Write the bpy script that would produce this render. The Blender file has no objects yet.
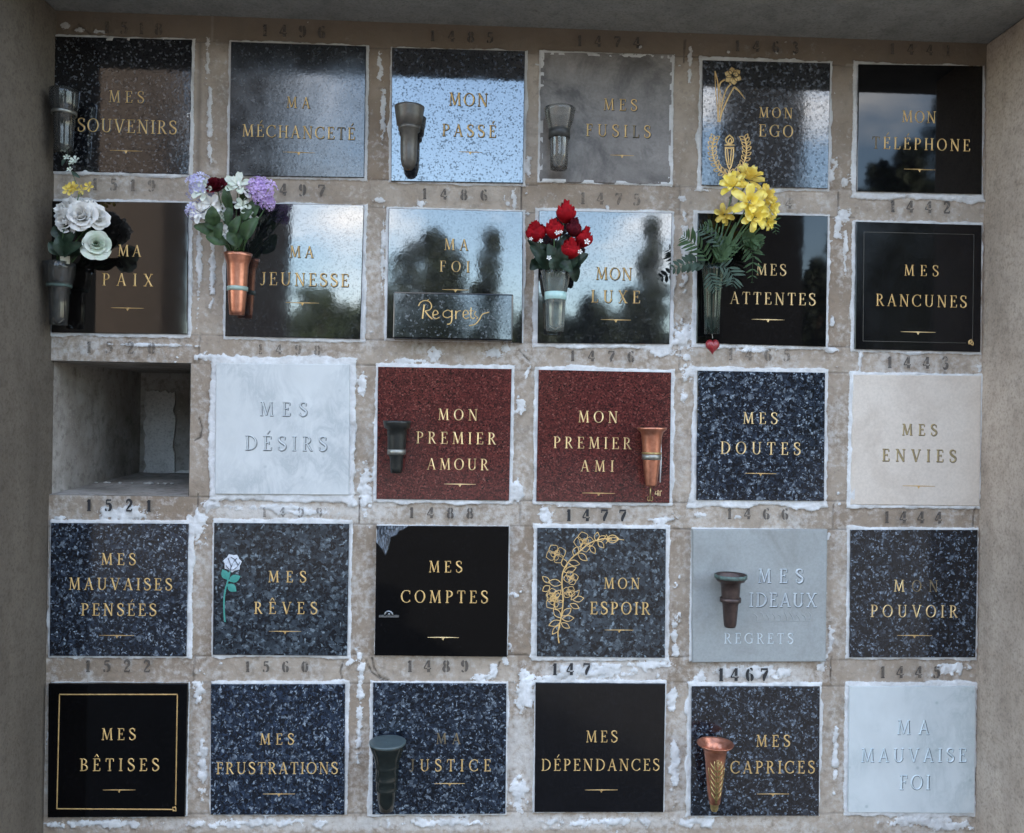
import bpy, bmesh, math, random
import numpy as np
from mathutils import Vector, Matrix, Euler
random.seed(7)
PI = math.pi
sc = bpy.context.scene
COL = sc.collection
EYE = 1.60

# ------------------------------------------------------------------ camera
W, H, F = 1024, 833, 850.0
CAMP = Vector((-0.12493, -2.11783, EYE))
CROT = Euler((1.57098, -0.01635, -0.04204), 'XYZ')
CM = CROT.to_matrix()
cd = bpy.data.cameras.new('camera'); cam = bpy.data.objects.new('camera', cd); COL.objects.link(cam)
cam.location = CAMP; cam.rotation_euler = CROT
cd.sensor_width = 36; cd.lens = F / W * 36; cd.clip_start = 0.02; cd.clip_end = 2000
sc.camera = cam
sc.render.resolution_x, sc.render.resolution_y = W, H

def at(px, py, Y=0.0):
    """point of the photograph on the plane y = Y (the wall's face is y = 0)"""
    d = CM @ Vector(((px - W / 2) / F, -(py - H / 2) / F, -1.0))
    k = (Y - CAMP.y) / d.y
    return CAMP + d * k
def mpp(Y): return (Y - CAMP.y) / F
def opposite(px, py, L):
    """point seen mirrored in a plaque at px,py, standing L metres in front of the wall"""
    p = at(px, py, 0.0); d = p - CAMP
    return Vector((p.x + d.x / d.y * L, -L, p.z + d.z / d.y * L))

# ------------------------------------------------------------------ object helpers
def link(o, parent=None):
    COL.objects.link(o)
    if parent: o.parent = parent
    return o
def tag(o, label=None, cat=None, group=None, kind=None):
    if label: o['label'] = label
    if cat: o['category'] = cat
    if group: o['group'] = group
    if kind: o['kind'] = kind
    return o
def empty(name, loc, label, cat, group=None):
    o = bpy.data.objects.new(name, None); o.empty_display_size = .05
    o.location = loc; link(o); return tag(o, label, cat, group)
class MB:
    """collects shapes for ONE mesh object"""
    def __init__(s): s.v = []; s.f = []; s.sm = []
    def add(s, vs, fs, smooth=False):
        b = len(s.v); s.v += [tuple(v) for v in vs]
        s.f += [tuple(i + b for i in f) for f in fs]; s.sm += [smooth] * len(fs)
    def box(s, x0, x1, y0, y1, z0, z1):
        s.add([(x, y, z) for x in (x0, x1) for y in (y0, y1) for z in (z0, z1)],
              [(0, 1, 3, 2), (4, 6, 7, 5), (0, 4, 5, 1), (2, 3, 7, 6), (0, 2, 6, 4), (1, 5, 7, 3)])
    def tube(s, pts, r, n=7, caps=True):
        pts = [Vector(p) for p in pts]; m = len(pts)
        rs = r if isinstance(r, (list, tuple)) else [r] * m
        vs = []; up = Vector((0.13, 0.21, 1)).normalized()
        for i, p in enumerate(pts):
            t = (pts[min(i + 1, m - 1)] - pts[max(i - 1, 0)]).normalized()
            a = t.cross(up)
            if a.length < 1e-3: a = t.cross(Vector((1, 0, 0)))
            a.normalize(); b = t.cross(a)
            vs += [p + (a * math.cos(k * 2 * PI / n) + b * math.sin(k * 2 * PI / n)) * rs[i] for k in range(n)]
        fs = [(i * n + k, i * n + (k + 1) % n, (i + 1) * n + (k + 1) % n, (i + 1) * n + k) for i in range(m - 1) for k in range(n)]
        if caps: fs += [tuple(range(n))[::-1], tuple(range((m - 1) * n, m * n))]
        s.add(vs, fs, True)
    def lathe(s, prof, c=(0, 0, 0), n=36, flute=0, fl=0.0):
        vs = []
        for r, z in prof:
            for k in range(n):
                a = 2 * PI * k / n
                rr = r * (1 + fl * math.cos(a * flute)) if flute else r
                vs.append((c[0] + rr * math.cos(a), c[1] + rr * math.sin(a), c[2] + z))
        m = len(prof)
        s.add(vs, [(i * n + k, i * n + (k + 1) % n, (i + 1) * n + (k + 1) % n, (i + 1) * n + k) for i in range(m - 1) for k in range(n)], True)
    def build(s, name, mat, parent=None, loc=None, recalc=True, bevel=0):
        me = bpy.data.meshes.new(name); me.from_pydata(s.v, [], s.f)
        me.polygons.foreach_set('use_smooth', s.sm)
        if recalc or bevel:
            bm = bmesh.new(); bm.from_mesh(me)
            if recalc: bmesh.ops.recalc_face_normals(bm, faces=bm.faces)
            if bevel: bmesh.ops.bevel(bm, geom=bm.edges[:], offset=bevel, segments=2, affect='EDGES', profile=.5)
            bm.to_mesh(me); bm.free()
        for m in (mat if isinstance(mat, (list, tuple)) else [mat]): me.materials.append(m)
        o = bpy.data.objects.new(name, me)
        if loc is not None: o.location = loc
        return link(o, parent)

# ------------------------------------------------------------------ material helpers
class NT:
    def __init__(s, name):
        s.m = bpy.data.materials.new(name); s.m.use_nodes = True
        s.t = s.m.node_tree; s.t.nodes.clear()
        s.out = s.t.nodes.new('ShaderNodeOutputMaterial')
    def n(s, typ, props=None, **inp):
        nd = s.t.nodes.new('ShaderNode' + typ)
        for k, v in (props or {}).items(): setattr(nd, k, v)
        for k, v in inp.items():
            key = int(k[1:]) if k[0] == 'i' and k[1:].isdigit() else k.replace('_', ' ')
            s.put(nd.inputs[key], v)
        return nd
    def put(s, sock, v):
        if isinstance(v, bpy.types.NodeSocket): s.t.links.new(v, sock)
        elif isinstance(v, bpy.types.Node): s.t.links.new(v.outputs[0], sock)
        else:
            if sock.type == 'RGBA' and len(v) == 3: v = (*v, 1)
            sock.default_value = v
    def coord(s, rnd=True, scale=(1, 1, 1)):
        c = s.n('TexCoord').outputs['Object']
        if rnd:
            r = s.n('ObjectInfo').outputs['Random']
            k = s.n('VectorMath', {'operation': 'SCALE'}, i0=(31.7, 17.3, 23.1)); s.put(k.inputs['Scale'], r)
            c = s.n('VectorMath', {'operation': 'ADD'}, i0=c, i1=k).outputs[0]
        if scale != (1, 1, 1): c = s.n('VectorMath', {'operation': 'MULTIPLY'}, i0=c, i1=scale).outputs[0]
        return c
    def noise(s, vec, scale, detail=4, rough=.55, dist=0):
        return s.n('TexNoise', None, Vector=vec, Scale=scale, Detail=detail, Roughness=rough, Distortion=dist)
    def ramp(s, fac, stops, interp='LINEAR'):
        r = s.n('ValToRGB', None, Fac=fac); e = r.color_ramp; e.interpolation = interp
        while len(e.elements) < len(stops): e.elements.new(.5)
        for el, (p, c) in zip(e.elements, stops):
            el.position = p; el.color = (c, c, c, 1) if isinstance(c, (int, float)) else (*c, 1)
        return r.outputs[0]
    def mix(s, fac, a, b, mode='MIX'):
        m = s.n('Mix', {'data_type': 'RGBA', 'blend_type': mode})
        s.put(m.inputs[0], fac); s.put(m.inputs[6], a); s.put(m.inputs[7], b)
        return m.outputs[2]
    def math(s, op, a, b=0.0, clamp=False):
        return s.n('Math', {'operation': op, 'use_clamp': clamp}, i0=a, i1=b).outputs[0]
    def bump(s, h, strength=.3, dist=.002, normal=None):
        b = s.n('Bump', None, Height=h, Strength=strength, Distance=dist)
        if normal is not None: s.put(b.inputs['Normal'], normal)
        return b.outputs[0]
    def bsdf(s, **k):
        p = s.n('BsdfPrincipled')
        for a, v in k.items(): s.put(p.inputs[a.replace('_', ' ')], v)
        s.t.links.new(p.outputs[0], s.out.inputs[0]); return s.m

def simple(name, c1, c2=None, rough=.6, scale=60, bump=.15, metallic=0, spec=.5, sss=0, trans=0):
    t = NT(name); v = t.coord()
    nz = t.noise(v, scale, 4)
    col = t.mix(t.ramp(nz, [(.3, 0), (.7, 1)]), c1, c2 or c1)
    m = t.bsdf(Base_Color=col, Roughness=rough, Metallic=metallic, Specular_IOR_Level=spec,
               Normal=t.bump(nz.outputs[0], bump, .001))
    return m

# ---- plaque stones
def labrador(name, dark=(.0035, .0045, .007), mid=(.013, .0185, .029), bright=(.30, .36, .43), stretch=(1, 1, 1.0), scale=112, rough=.12):
    t = NT(name); v = t.coord(True)
    w = t.noise(v, 60, 3)
    off = t.n('VectorMath', {'operation': 'SCALE'}, i0=w.outputs[1]); off.inputs['Scale'].default_value = .022
    v2 = t.n('VectorMath', {'operation': 'ADD'}, i0=v, i1=off).outputs[0]
    v2 = t.n('VectorMath', {'operation': 'MULTIPLY'}, i0=v2, i1=stretch).outputs[0]
    a = t.n('TexVoronoi', None, Vector=v2, Scale=scale)
    b = t.n('TexVoronoi', None, Vector=v2, Scale=scale * 2.3)
    c = t.n('TexVoronoi', None, Vector=v2, Scale=scale * .95)
    fa = t.ramp(t.n('SeparateColor', None, i0=a.outputs['Color']).outputs[0], [(0, dark), (.45, tuple(x * 1.6 for x in dark)), (.68, mid), (.88, tuple(x * 2.0 for x in mid)), (1, tuple(x * .42 for x in bright))])
    fb = t.ramp(t.n('SeparateColor', None, i0=b.outputs['Color']).outputs[1], [(0, tuple(x * .55 for x in dark)), (.5, mid), (.85, tuple(x * 1.6 for x in mid)), (1, bright)])
    col = t.mix(t.ramp(t.noise(v, 130, 3), [(.42, 0), (.6, 1)]), fa, fb)
    # a few crystals seen flat on: pale blue labradorescence
    fl = t.n('SeparateColor', None, i0=c.outputs['Color']).outputs[2]
    inner = t.ramp(c.outputs['Distance'], [(.15, 1), (.5, 0)])
    mask = t.math('MULTIPLY', t.math('MULTIPLY', t.ramp(fl, [(.83, 0), (.9, 1)]), inner), t.ramp(t.noise(v, 400, 3), [(.38, .1), (.6, 1)]))
    col = t.mix(mask, col, bright)
    return t.bsdf(Base_Color=col, Roughness=rough, Specular_IOR_Level=.55)

def polished(name, base=(.008, .008, .009), fleck=(.05, .05, .055), amount=.72, scale=260, rough=.035, spec=.8, wave=.06, wscale=38, fine=0, ior=1.5):
    """polished granite; a slightly uneven polish ripples what it mirrors"""
    t = NT(name); v = t.coord(True)
    a = t.n('TexVoronoi', None, Vector=v, Scale=scale)
    r = t.n('SeparateColor', None, i0=a.outputs['Color']).outputs[0]
    nz = t.noise(v, scale * .5, 4)
    mask = t.math('MULTIPLY', t.ramp(r, [(amount, 0), (min(amount + .15, 1), 1)]), t.ramp(nz, [(.4, 0), (.6, 1)]))
    col = t.mix(mask, base, fleck)
    bl = t.ramp(t.noise(v, 9, 3), [(.35, .8), (.7, 1.15)])
    col = t.mix(1.0, col, bl, 'MULTIPLY')
    rg = t.ramp(t.noise(v, 14, 4), [(.3, rough * .7), (.75, rough * 1.8)])
    sp = t.ramp(t.n('SeparateColor', None, i0=t.n('TexVoronoi', None, Vector=v, Scale=scale * 1.3).outputs['Color']).outputs[1], [(.10, spec * (1 - .5 * fine)), (.32, spec)])
    h = t.noise(v, wscale, 2, .5)
    nrm = t.bump(h.outputs[0], wave, .003)
    return t.bsdf(Base_Color=col, Roughness=rg, Specular_IOR_Level=sp, IOR=ior, Normal=nrm)

def red_granite():
    t = NT('red_granite'); v = t.coord(True)
    a = t.n('TexVoronoi', None, Vector=v, Scale=330); r = t.n('SeparateColor', None, i0=a.outputs['Color']).outputs[0]
    col = t.ramp(r, [(0, (.012, .008, .008)), (.25, (.045, .015, .014)), (.6, (.095, .023, .021)), (.92, (.15, .038, .031)), (1, (.22, .09, .075))])
    col = t.mix(t.ramp(t.noise(v, 60, 4), [(.3, .0), (.7, .5)]), col, (.05, .014, .014))
    return t.bsdf(Base_Color=col, Roughness=.1, Specular_IOR_Level=.5, Normal=t.bump(t.noise(v, 30, 2).outputs[0], .03, .01))
def marble(name, base=(.565, .585, .585), vein=(.33, .36, .375)):
    t = NT(name); v = t.coord(True)
    vs = t.n('VectorMath', {'operation': 'MULTIPLY'}, i0=v, i1=(1, 1, .55)).outputs[0]
    n1 = t.noise(vs, 18, 8, .7, .5)
    d = t.math('ABSOLUTE', t.math('SUBTRACT', n1.outputs[0], .5))
    veins = t.ramp(d, [(0, .7), (.04, .4), (.13, 0)])
    n2 = t.noise(v, 5, 4)
    m = t.math('MULTIPLY', veins, t.ramp(n2, [(.38, .1), (.6, 1)]))
    col = t.mix(m, t.mix(t.ramp(t.noise(v, 9, 5), [(.3, 0), (.7, 1)]), base, tuple(x * .88 for x in base)), vein)
    sp = t.n('TexVoronoi', None, Vector=v, Scale=22)
    spots = t.math('MULTIPLY', t.ramp(sp.outputs['Distance'], [(.05, 1), (.12, 0)]), t.ramp(t.n('SeparateColor', None, i0=sp.outputs['Color']).outputs[0], [(.72, 0), (.8, .6)]))
    col = t.mix(spots, col, vein)
    return t.bsdf(Base_Color=col, Roughness=.38, Specular_IOR_Level=.35)
def plain_stone(name, a, b, stain, rough=.5, spec=.35, bumpy=.1):
    t = NT(name); v = t.coord(True)
    n1 = t.noise(v, 7, 8, .68, .6); n2 = t.noise(v, 170, 4, .7); n3 = t.noise(v, 6, 7, .68, 1.0)
    col = t.mix(t.ramp(n1, [(.3, 0), (.7, 1)]), a, b)
    col = t.mix(t.ramp(n3, [(.48, 0), (.66, .8)]), col, stain)
    col = t.mix(t.ramp(n2, [(.35, .2), (.6, 0)]), col, tuple(x * .5 for x in stain))
    return t.bsdf(Base_Color=col, Roughness=rough, Specular_IOR_Level=spec, Normal=t.bump(n2.outputs[0], bumpy, .002))

M = {}
M['lab_blue'] = labrador('blue_pearl_granite')
M['lab_streak'] = labrador('streaky_blue_pearl_granite', stretch=(1.15, 1, .95), mid=(.013, .0205, .036), scale=105)
M['lab_grey'] = labrador('grey_pearl_granite', mid=(.022, .029, .037), bright=(.20, .25, .29), scale=75)
M['lab_dark'] = labrador('dark_pearl_granite', dark=(.0028, .0035, .0055), mid=(.010, .0125, .018), bright=(.24, .30, .38), scale=112)
M['black'] = polished('black_granite', (.0022, .0022, .0026), (.006, .006, .007), .8, 300, .03, .45, .012, 22)
M['blackmatt'] = polished('honed_black_granite', (.0035, .0035, .0045), (.008, .008, .01), .75, 300, .11, .4, .012, 22)
M['brownmirror'] = polished('brown_black_granite', (.003, .0026, .0026), (.01, .009, .009), .8, 260, .035, .8, .012, 18)
M['fleck'] = polished('flecked_dark_granite', (.005, .0055, .007), (.10, .104, .112), .76, 230, .06, .5, .03, 110, 1, 1.75)
M['ripple'] = polished('rippled_dark_granite', (.006, .0065, .008), (.035, .038, .042), .75, 300, .036, .5, .008, 120, .75, 2.1)
M['ripple2'] = polished('softly_rippled_granite', (.007, .0075, .009), (.035, .038, .042), .75, 300, .036, .5, .0055, 120, .75, 2.1)
M['mechant'] = polished('satin_dark_granite', (.010, .011, .013), (.05, .055, .06), .72, 230, .13, .5, .03, 120, .7, 1.75)
M['jet'] = polished('jet_black_granite', (.0016, .0016, .002), (.004, .004, .005), .8, 300, .05, .16, .012, 22)
M['speckle'] = polished('salt_and_pepper_granite', (.009, .010, .013), (.06, .07, .09), .72, 200, .05, .5, .02, 110, 1.25, 2.35)
M['blockface'] = polished('white_flecked_black_granite', (.004, .005, .006), (.13, .14, .15), .80, 230, .06, .5, .010, 90, 1, 1.8)
M['speckle2'] = polished('dense_grey_granite', (.012, .013, .015), (.10, .11, .125), .62, 170, .05, .5, .012, 120, 1, 1.9)
M['red'] = red_granite()
M['marble'] = marble('white_marble')
M['marble2'] = marble('bluish_white_marble', (.54, .58, .59), (.28, .34, .35))
M['cream'] = plain_stone('cream_limestone', (.60, .54, .475), (.53, .465, .40), (.47, .405, .345), .45)
M['slate'] = plain_stone('blue_grey_stone', (.315, .335, .335), (.27, .288, .288), (.22, .225, .215), .5, .4, .06)
M['fusils'] = plain_stone('weathered_grey_granite', (.105, .093, .083), (.25, .225, .205), (.055, .049, .044), .42, .25, .12)

def gold(name, c1=(.80, .53, .20), c2=(.55, .32, .11), rough=.42, metallic=.55):
    return simple(name, c1, c2, rough, 75, .2, metallic, .35)
M['gold'] = gold('gilded_letter')
M['goldpale'] = gold('pale_gilding', (.85, .66, .36), (.65, .46, .22))
M['goldworn'] = gold('worn_gilding', (.26, .19, .10), (.12, .095, .06), .55, .3)
M['goldline'] = gold('fine_gilding', (.62, .42, .18), (.40, .25, .10), .45, .5)
M['copper'] = simple('copper', (.56, .25, .165), (.42, .165, .10), .33, 90, .1, .85)
M['brass'] = simple('aged_brass', (.55, .42, .18), (.26, .2, .09), .42, 160, .3, .85)
M['pewter'] = simple('pewter', (.30, .30, .27), (.2, .2, .18), .4, 120, .2, .8)
M['bronze'] = simple('brown_bronze', (.09, .062, .055), (.055, .04, .037), .38, 80, .15, .6)
M['patina'] = simple('green_patina', (.10, .17, .15), (.07, .085, .08), .6, 130, .25, .3)
M['zinc'] = simple('grey_zinc', (.115, .105, .092), (.085, .078, .068), .42, 90, .15, .5)
M['rust'] = simple('rust_stain', (.26, .11, .035), (.13, .07, .035), .75, 200, .3)
M['darkrubber'] = simple('dark_band', (.016, .017, .016), (.028, .027, .024), .5, 120, .1)
M['blackmetal'] = simple('black_metal', (.016, .018, .017), (.028, .03, .028), .35, 90, .15, .4)
M['mint'] = simple('mint_plastic', (.36, .55, .52), (.42, .60, .57), .35, 60, .03)
M['mintdull'] = simple('dull_mint_band', (.30, .38, .33), (.24, .31, .27), .4, 60, .05, .2)
M['greenvase'] = simple('bottle_green_glazed', (.006, .009, .008), (.012, .016, .014), .14, 60, .05, 0, .6)
M['greenrim'] = simple('grey_green_rim', (.065, .095, .10), (.045, .065, .07), .35, 70, .05, 0, .6)
M['chrome'] = simple('dull_chrome', (.28, .30, .32), (.16, .17, .185), .3, 90, .1, .9)
M['whiteplastic'] = simple('white_plastic_rod', (.62, .64, .64), None, .3, 60, 0)
M['redglitter'] = simple('red_glitter', (.34, .008, .014), (.14, .004, .008), .35, 500, .6, 0, .8)

def clear(name, tint=(.80, .82, .80), haze=.12, hcol=(.25, .26, .25)):
    t = NT(name); v = t.coord()
    tr = t.n('BsdfTransparent', None, Color=tint); gl = t.n('BsdfGlossy', None, Color=(1, 1, 1), Roughness=.1)
    df = t.n('BsdfDiffuse', None, Color=hcol)
    nz = t.noise(v, 40, 4)
    hz = t.math('MULTIPLY', t.ramp(nz, [(.3, .6), (.75, 1.4)]), haze)
    a = t.n('MixShader', None, i0=hz, i1=tr, i2=df)
    fr = t.n('Fresnel', None, IOR=1.45)
    b = t.n('MixShader', None, i0=fr, i1=a, i2=gl)
    t.t.links.new(b.outputs[0], t.out.inputs[0]); return t.m
M['clear'] = clear('clear_plastic', (.78, .78, .76), .2, (.30, .29, .27))
M['clearwhite'] = clear('milky_green_plastic', (.74, .79, .76), .25, (.34, .38, .36))
M['smoke'] = clear('smoked_plastic', (.60, .60, .58), .16, (.13, .13, .125))
M['greenglass'] = clear('dark_green_glass', (.30, .40, .36), .3, (.035, .06, .05))

def petal(name, c1, c2, rough=.65, spec=.15):
    t = NT(name); v = t.coord()
    nz = t.noise(v, 45, 4); col = t.mix(t.ramp(nz, [(.35, 0), (.65, 1)]), c1, c2)
    df = t.n('BsdfPrincipled', None, Base_Color=col, Roughness=rough + .15, Specular_IOR_Level=.4 if 'leaf' in name or 'fern' in name else spec, Normal=t.bump(t.noise(v, 160, 3).outputs[0], .25, .002))
    tl = t.n('BsdfTranslucent', None, Color=col)
    mx = t.n('MixShader', None, i0=.22, i1=df, i2=tl)
    t.t.links.new(mx.outputs[0], t.out.inputs[0]); return t.m
M['p_white'] = petal('white_petal', (.84, .82, .79), (.72, .71, .68))
M['p_cream'] = petal('greenish_white_petal', (.60, .68, .55), (.70, .72, .66))
M['p_red'] = petal('red_petal', (.42, .007, .014), (.22, .003, .008), .55)
M['p_dark'] = petal('dark_red_petal', (.12, .006, .014), (.06, .004, .01), .55)
M['p_yellow'] = petal('yellow_petal', (.86, .68, .09), (.90, .78, .27))
M['p_yellow2'] = petal('pale_yellow_petal', (.75, .62, .20), (.70, .50, .08))
M['p_lilac'] = petal('lilac_petal', (.50, .33, .66), (.62, .48, .74))
M['p_mauve'] = petal('pale_mauve_petal', (.45, .42, .68), (.62, .62, .78))
M['leaf'] = petal('dark_leaf', (.02, .042, .018), (.05, .095, .034), .3)
M['leafdeep'] = petal('deep_green_leaf', (.01, .022, .014), (.026, .05, .028), .3)
M['leafgrey'] = petal('grey_green_leaf', (.05, .085, .06), (.035, .062, .045), .5)
M['fern'] = petal('fern_green', (.028, .062, .02), (.04, .085, .03), .5)
M['stem'] = simple('green_stem', (.06, .12, .04), (.04, .085, .03), .5, 60, .05)
M['paper'] = simple('cream_tag', (.55, .52, .40), (.48, .45, .35), .7)
M['teal'] = simple('teal_paint', (.035, .22, .19), (.05, .27, .23), .5, 150, .1)
M['whitepaint'] = simple('white_paint', (.56, .60, .66), (.47, .51, .58), .5, 150, .1)
M['darkline'] = simple('dark_line', (.01, .012, .016), None, .4)

# ------------------------------------------------------------------ numpy noise
def vnoise(x, z, s, seed):
    rs = np.random.RandomState(seed); T = rs.rand(256, 256)
    u, v = x * s + 57.3, z * s + 91.7
    iu, iv = np.floor(u).astype(int), np.floor(v).astype(int)
    fu, fv = u - iu, v - iv
    fu = fu * fu * (3 - 2 * fu); fv = fv * fv * (3 - 2 * fv)
    g = lambda a, b: T[a % 256, b % 256]
    return (g(iu, iv) * (1 - fu) + g(iu + 1, iv) * fu) * (1 - fv) + (g(iu, iv + 1) * (1 - fu) + g(iu + 1, iv + 1) * fu) * fv
def fbm(x, z, s, seed, o=4):
    r = 0; a = .5; t = 0
    for i in range(o): r = r + a * vnoise(x, z, s * 2 ** i, seed + i); t += a; a *= .55
    return r / t
sstep = lambda a, b, x: np.clip((x - a) / (b - a), 0, 1) ** 2 * (3 - 2 * np.clip((x - a) / (b - a), 0, 1))

# ------------------------------------------------------------------ plaques: corner pixels TL TR BR BL
PQ = {
 (0,0):(54,36,192,39.5,189,174.5,52,171),(0,1):(231,41.5,366,46,364,177.5,229,175.5),(0,2):(392,47.5,525,51,523,183,391,181),
 (0,3):(540,51.5,673,54,671,185,539,182),(0,4):(703,60,830.5,63,828,188.5,701.5,185),(0,5):(859,64,983,66,982,194,857,191),
 (1,0):(52,201,188,202.5,187,334,51,332.5),(1,1):(227,203,364,205,360,339,225,336),(1,2):(389,208,523,211.5,522,343,386.5,338),
 (1,3):(539,210.5,672,213,669.5,344,537.6,343),(1,4):(698,213,828,216,826,346.6,696.6,343),(1,5):(856.6,221.5,982,225,980.6,352,855,349),
 (2,1):(216,363.4,349.5,364.5,349,495,215,494),(2,2):(378,366.7,511.7,369,509,500.6,376.3,499),
 (2,3):(538.7,369.7,671.3,372.5,669.6,503,536.3,501.3),(2,4):(697.7,370.6,825.3,372.7,824.2,501,696.6,500),(2,5):(853.7,374.5,981.7,375.5,980,506.4,850,505),
 (3,0):(50.8,523,188,524,186,656.6,49.3,656),(3,1):(214,523,349,524,347,656,212.6,655),(3,2):(376.3,525.6,509,526.7,507,657,374.6,655.5),
 (3,3):(537.3,528,666,529,665,658,537,656.5),(3,4):(692.7,529.5,827.8,529.5,826,661.8,692.7,662.8),(3,5):(851,530,978,530,975.7,657.5,850,657.5),
 (4,0):(48.2,684,187.4,684,184.4,817,47.5,817.7),(4,1):(210.7,684.5,345,684.5,344.3,815,210.4,815),(4,2):(373,683,506.5,684,505.5,814,372.2,814.7),
 (4,3):(535.6,683,665.5,684,663.4,812.4,534.6,812.4),(4,4):(692,686.6,820,686.6,819,816,691,816),(4,5):(849.5,686.6,975.7,686.6,974.6,813.5,848.4,812.5)}
NICHE = (50, 361.5, 189.6, 363, 189.6, 496, 49, 495)
PROUD = .010                                   # plaque fronts stand this far in front of the stone
proud = {k: PROUD for k in PQ}
proud.update({(3,4): .016, (3,2): .014, (4,0): .015, (4,3): .010, (2,5): .007, (0,3): .005, (0,0): .006})
# mortar width in metres: left, top, right, bottom
PX = .0025
mort = {k: (3.2, 2.8, 3.2, 3.0) for k in PQ}
mort.update({(0,0):(2.5,2,3,2.4),(0,1):(3.5,3,3.5,2),(0,2):(3,2,3,2),(0,3):(1.2,.8,2,.6),(0,4):(4,5,4,3),(0,5):(4.5,3,4,8),
 (1,0):(2,3,4,4),(1,1):(3.5,2,5,4),(1,2):(3.5,2.5,2.5,1),(1,3):(5,4,4.5,5),(1,4):(4.5,3.5,4.5,4),(1,5):(4,3.5,2.5,3),
 (2,1):(7,9,7,8),(2,2):(4,5,3.5,4),(2,3):(4,3.5,4.5,4),(2,4):(5,5,5,6),(2,5):(3.5,3,3,3.5),
 (3,0):(3,3.5,5,3),(3,1):(2.5,5,3.5,3),(3,2):(.6,.6,1,.5),(3,3):(5,4.5,5.5,5),(3,4):(1.5,.8,1.5,1),(3,5):(3.5,3,3,3.5),
 (4,0):(1,.3,1,2.5),(4,1):(1.5,3,3.5,2),(4,2):(4.5,1.5,2,3),(4,3):(1.5,3,2,2),(4,4):(4.5,4,3,2),(4,5):(4,4.5,4,5)})
PTS = {k: [at(v[i], v[i + 1], -proud[k]) for i in (0, 2, 4, 6)] for k, v in PQ.items()}
rect = lambda p: ((p[0].x + p[3].x) / 2, (p[1].x + p[2].x) / 2, (p[2].z + p[3].z) / 2, (p[0].z + p[1].z) / 2)
REC = {k: rect(p) for k, p in PTS.items()}
NR = rect([at(NICHE[i], NICHE[i + 1], 0) for i in (0, 2, 4, 6)])

# ------------------------------------------------------------------ the columbarium wall
XL, XR = at(50, 430).x, at(980.5, 430).x
ZT = at(520, 27).z
ZB = at(520, 872).z
wall = empty('columbarium_wall', (0, 0, 0), 'weathered brown stone columbarium wall holding five rows of square niches between concrete piers', 'columbarium')

def stone_wall_material():
    t = NT('weathered_limestone_and_mortar'); v = t.coord(False)
    A = lambda n: t.n('Attribute', {'attribute_name': n}).outputs['Fac']
    mo, ti, jo, fl = A('mortar'), A('tint'), A('joint'), A('film')
    n1 = t.noise(v, 6, 7, .65, .5); n2 = t.noise(v, 60, 5, .65); n3 = t.noise(v, 240, 3, .6); n4 = t.noise(v, 17, 6, .7, .8)
    col = t.mix(t.ramp(n1, [(.35, 0), (.65, 1)]), (.27, .222, .175), (.42, .365, .305))
    col = t.mix(t.math('MULTIPLY', ti, .85), col, (.18, .128, .085))
    col = t.mix(t.ramp(n4, [(.5, 0), (.75, .6)]), col, (.17, .145, .12))
    col = t.mix(t.ramp(n2, [(.3, .5), (.45, 0)]), col, (.15, .125, .105))
    col = t.mix(t.ramp(n3, [(.62, 0), (.75, .35)]), col, (.42, .38, .33))
    # thin lime film smeared on the stone
    f = t.math('ADD', fl, t.math('MULTIPLY', t.math('SUBTRACT', n2.outputs[0], .5), 1.5))
    f = t.math('ADD', f, t.math('MULTIPLY', t.math('SUBTRACT', n4.outputs[0], .5), .7))
    col = t.mix(t.ramp(f, [(.35, 0), (.62, .5), (.95, .85)]), col, (.53, .51, .485))
    col = t.mix(t.math('MULTIPLY', t.math('POWER', A('top_dark'), 1.0), .8), col, (.105, .086, .067))
    col = t.mix(jo, col, (.04, .034, .03))
    # mortar bead with a ragged edge
    m = t.math('ADD', mo, t.math('MULTIPLY', t.math('SUBTRACT', n2.outputs[0], .5), .55))
    m = t.math('ADD', m, t.math('MULTIPLY', t.math('SUBTRACT', n3.outputs[0], .5), .35))
    mk = t.ramp(m, [(.47, 0), (.53, 1)])
    mcol = t.mix(t.ramp(n4, [(.35, 0), (.7, 1)]), (.66, .67, .68), (.40, .395, .385))
    top_dull = t.math('MULTIPLY', A('top_dull'), t.ramp(n2, [(.3, .75), (.6, 1)]))
    mcol = t.mix(top_dull, mcol, (.27, .235, .195))
    col = t.mix(mk, col, mcol)
    h = t.math('ADD', t.math('MULTIPLY', n2.outputs[0], .6), t.math('ADD', t.math('MULTIPLY', n3.outputs[0], .3), t.math('MULTIPLY', mk, .35)))
    return t.bsdf(Base_Color=col, Roughness=.85, Specular_IOR_Level=.2, Normal=t.bump(h, .55, .0035))
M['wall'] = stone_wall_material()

def concrete(name, a, b, stain):
    t = NT(name); v = t.coord(False)
    vs = t.n('VectorMath', {'operation': 'MULTIPLY'}, i0=v, i1=(1, 1, .16)).outputs[0]
    st = t.noise(vs, 9, 6, .65); n1 = t.noise(v, 5, 6, .6, .4); n2 = t.noise(v, 150, 4, .65); n3 = t.noise(v, 32, 5, .7)
    col = t.mix(t.ramp(n1, [(.3, 0), (.7, 1)]), a, b)
    col = t.mix(t.ramp(st, [(.45, 0), (.75, .65)]), col, stain)
    col = t.mix(t.ramp(n3, [(.3, .45), (.5, 0)]), col, tuple(x * .75 for x in stain))
    col = t.mix(t.ramp(n2, [(.33, .45), (.5, 0)]), col, tuple(x * .5 for x in stain))
    col = t.mix(t.ramp(n2, [(.62, 0), (.75, .4)]), col, tuple(min(1, x * 1.5) for x in b))
    return t.bsdf(Base_Color=col, Roughness=.85, Specular_IOR_Level=.2, Normal=t.bump(t.math('ADD', n2.outputs[0], n3.outputs[0]), .5, .002))
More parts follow.
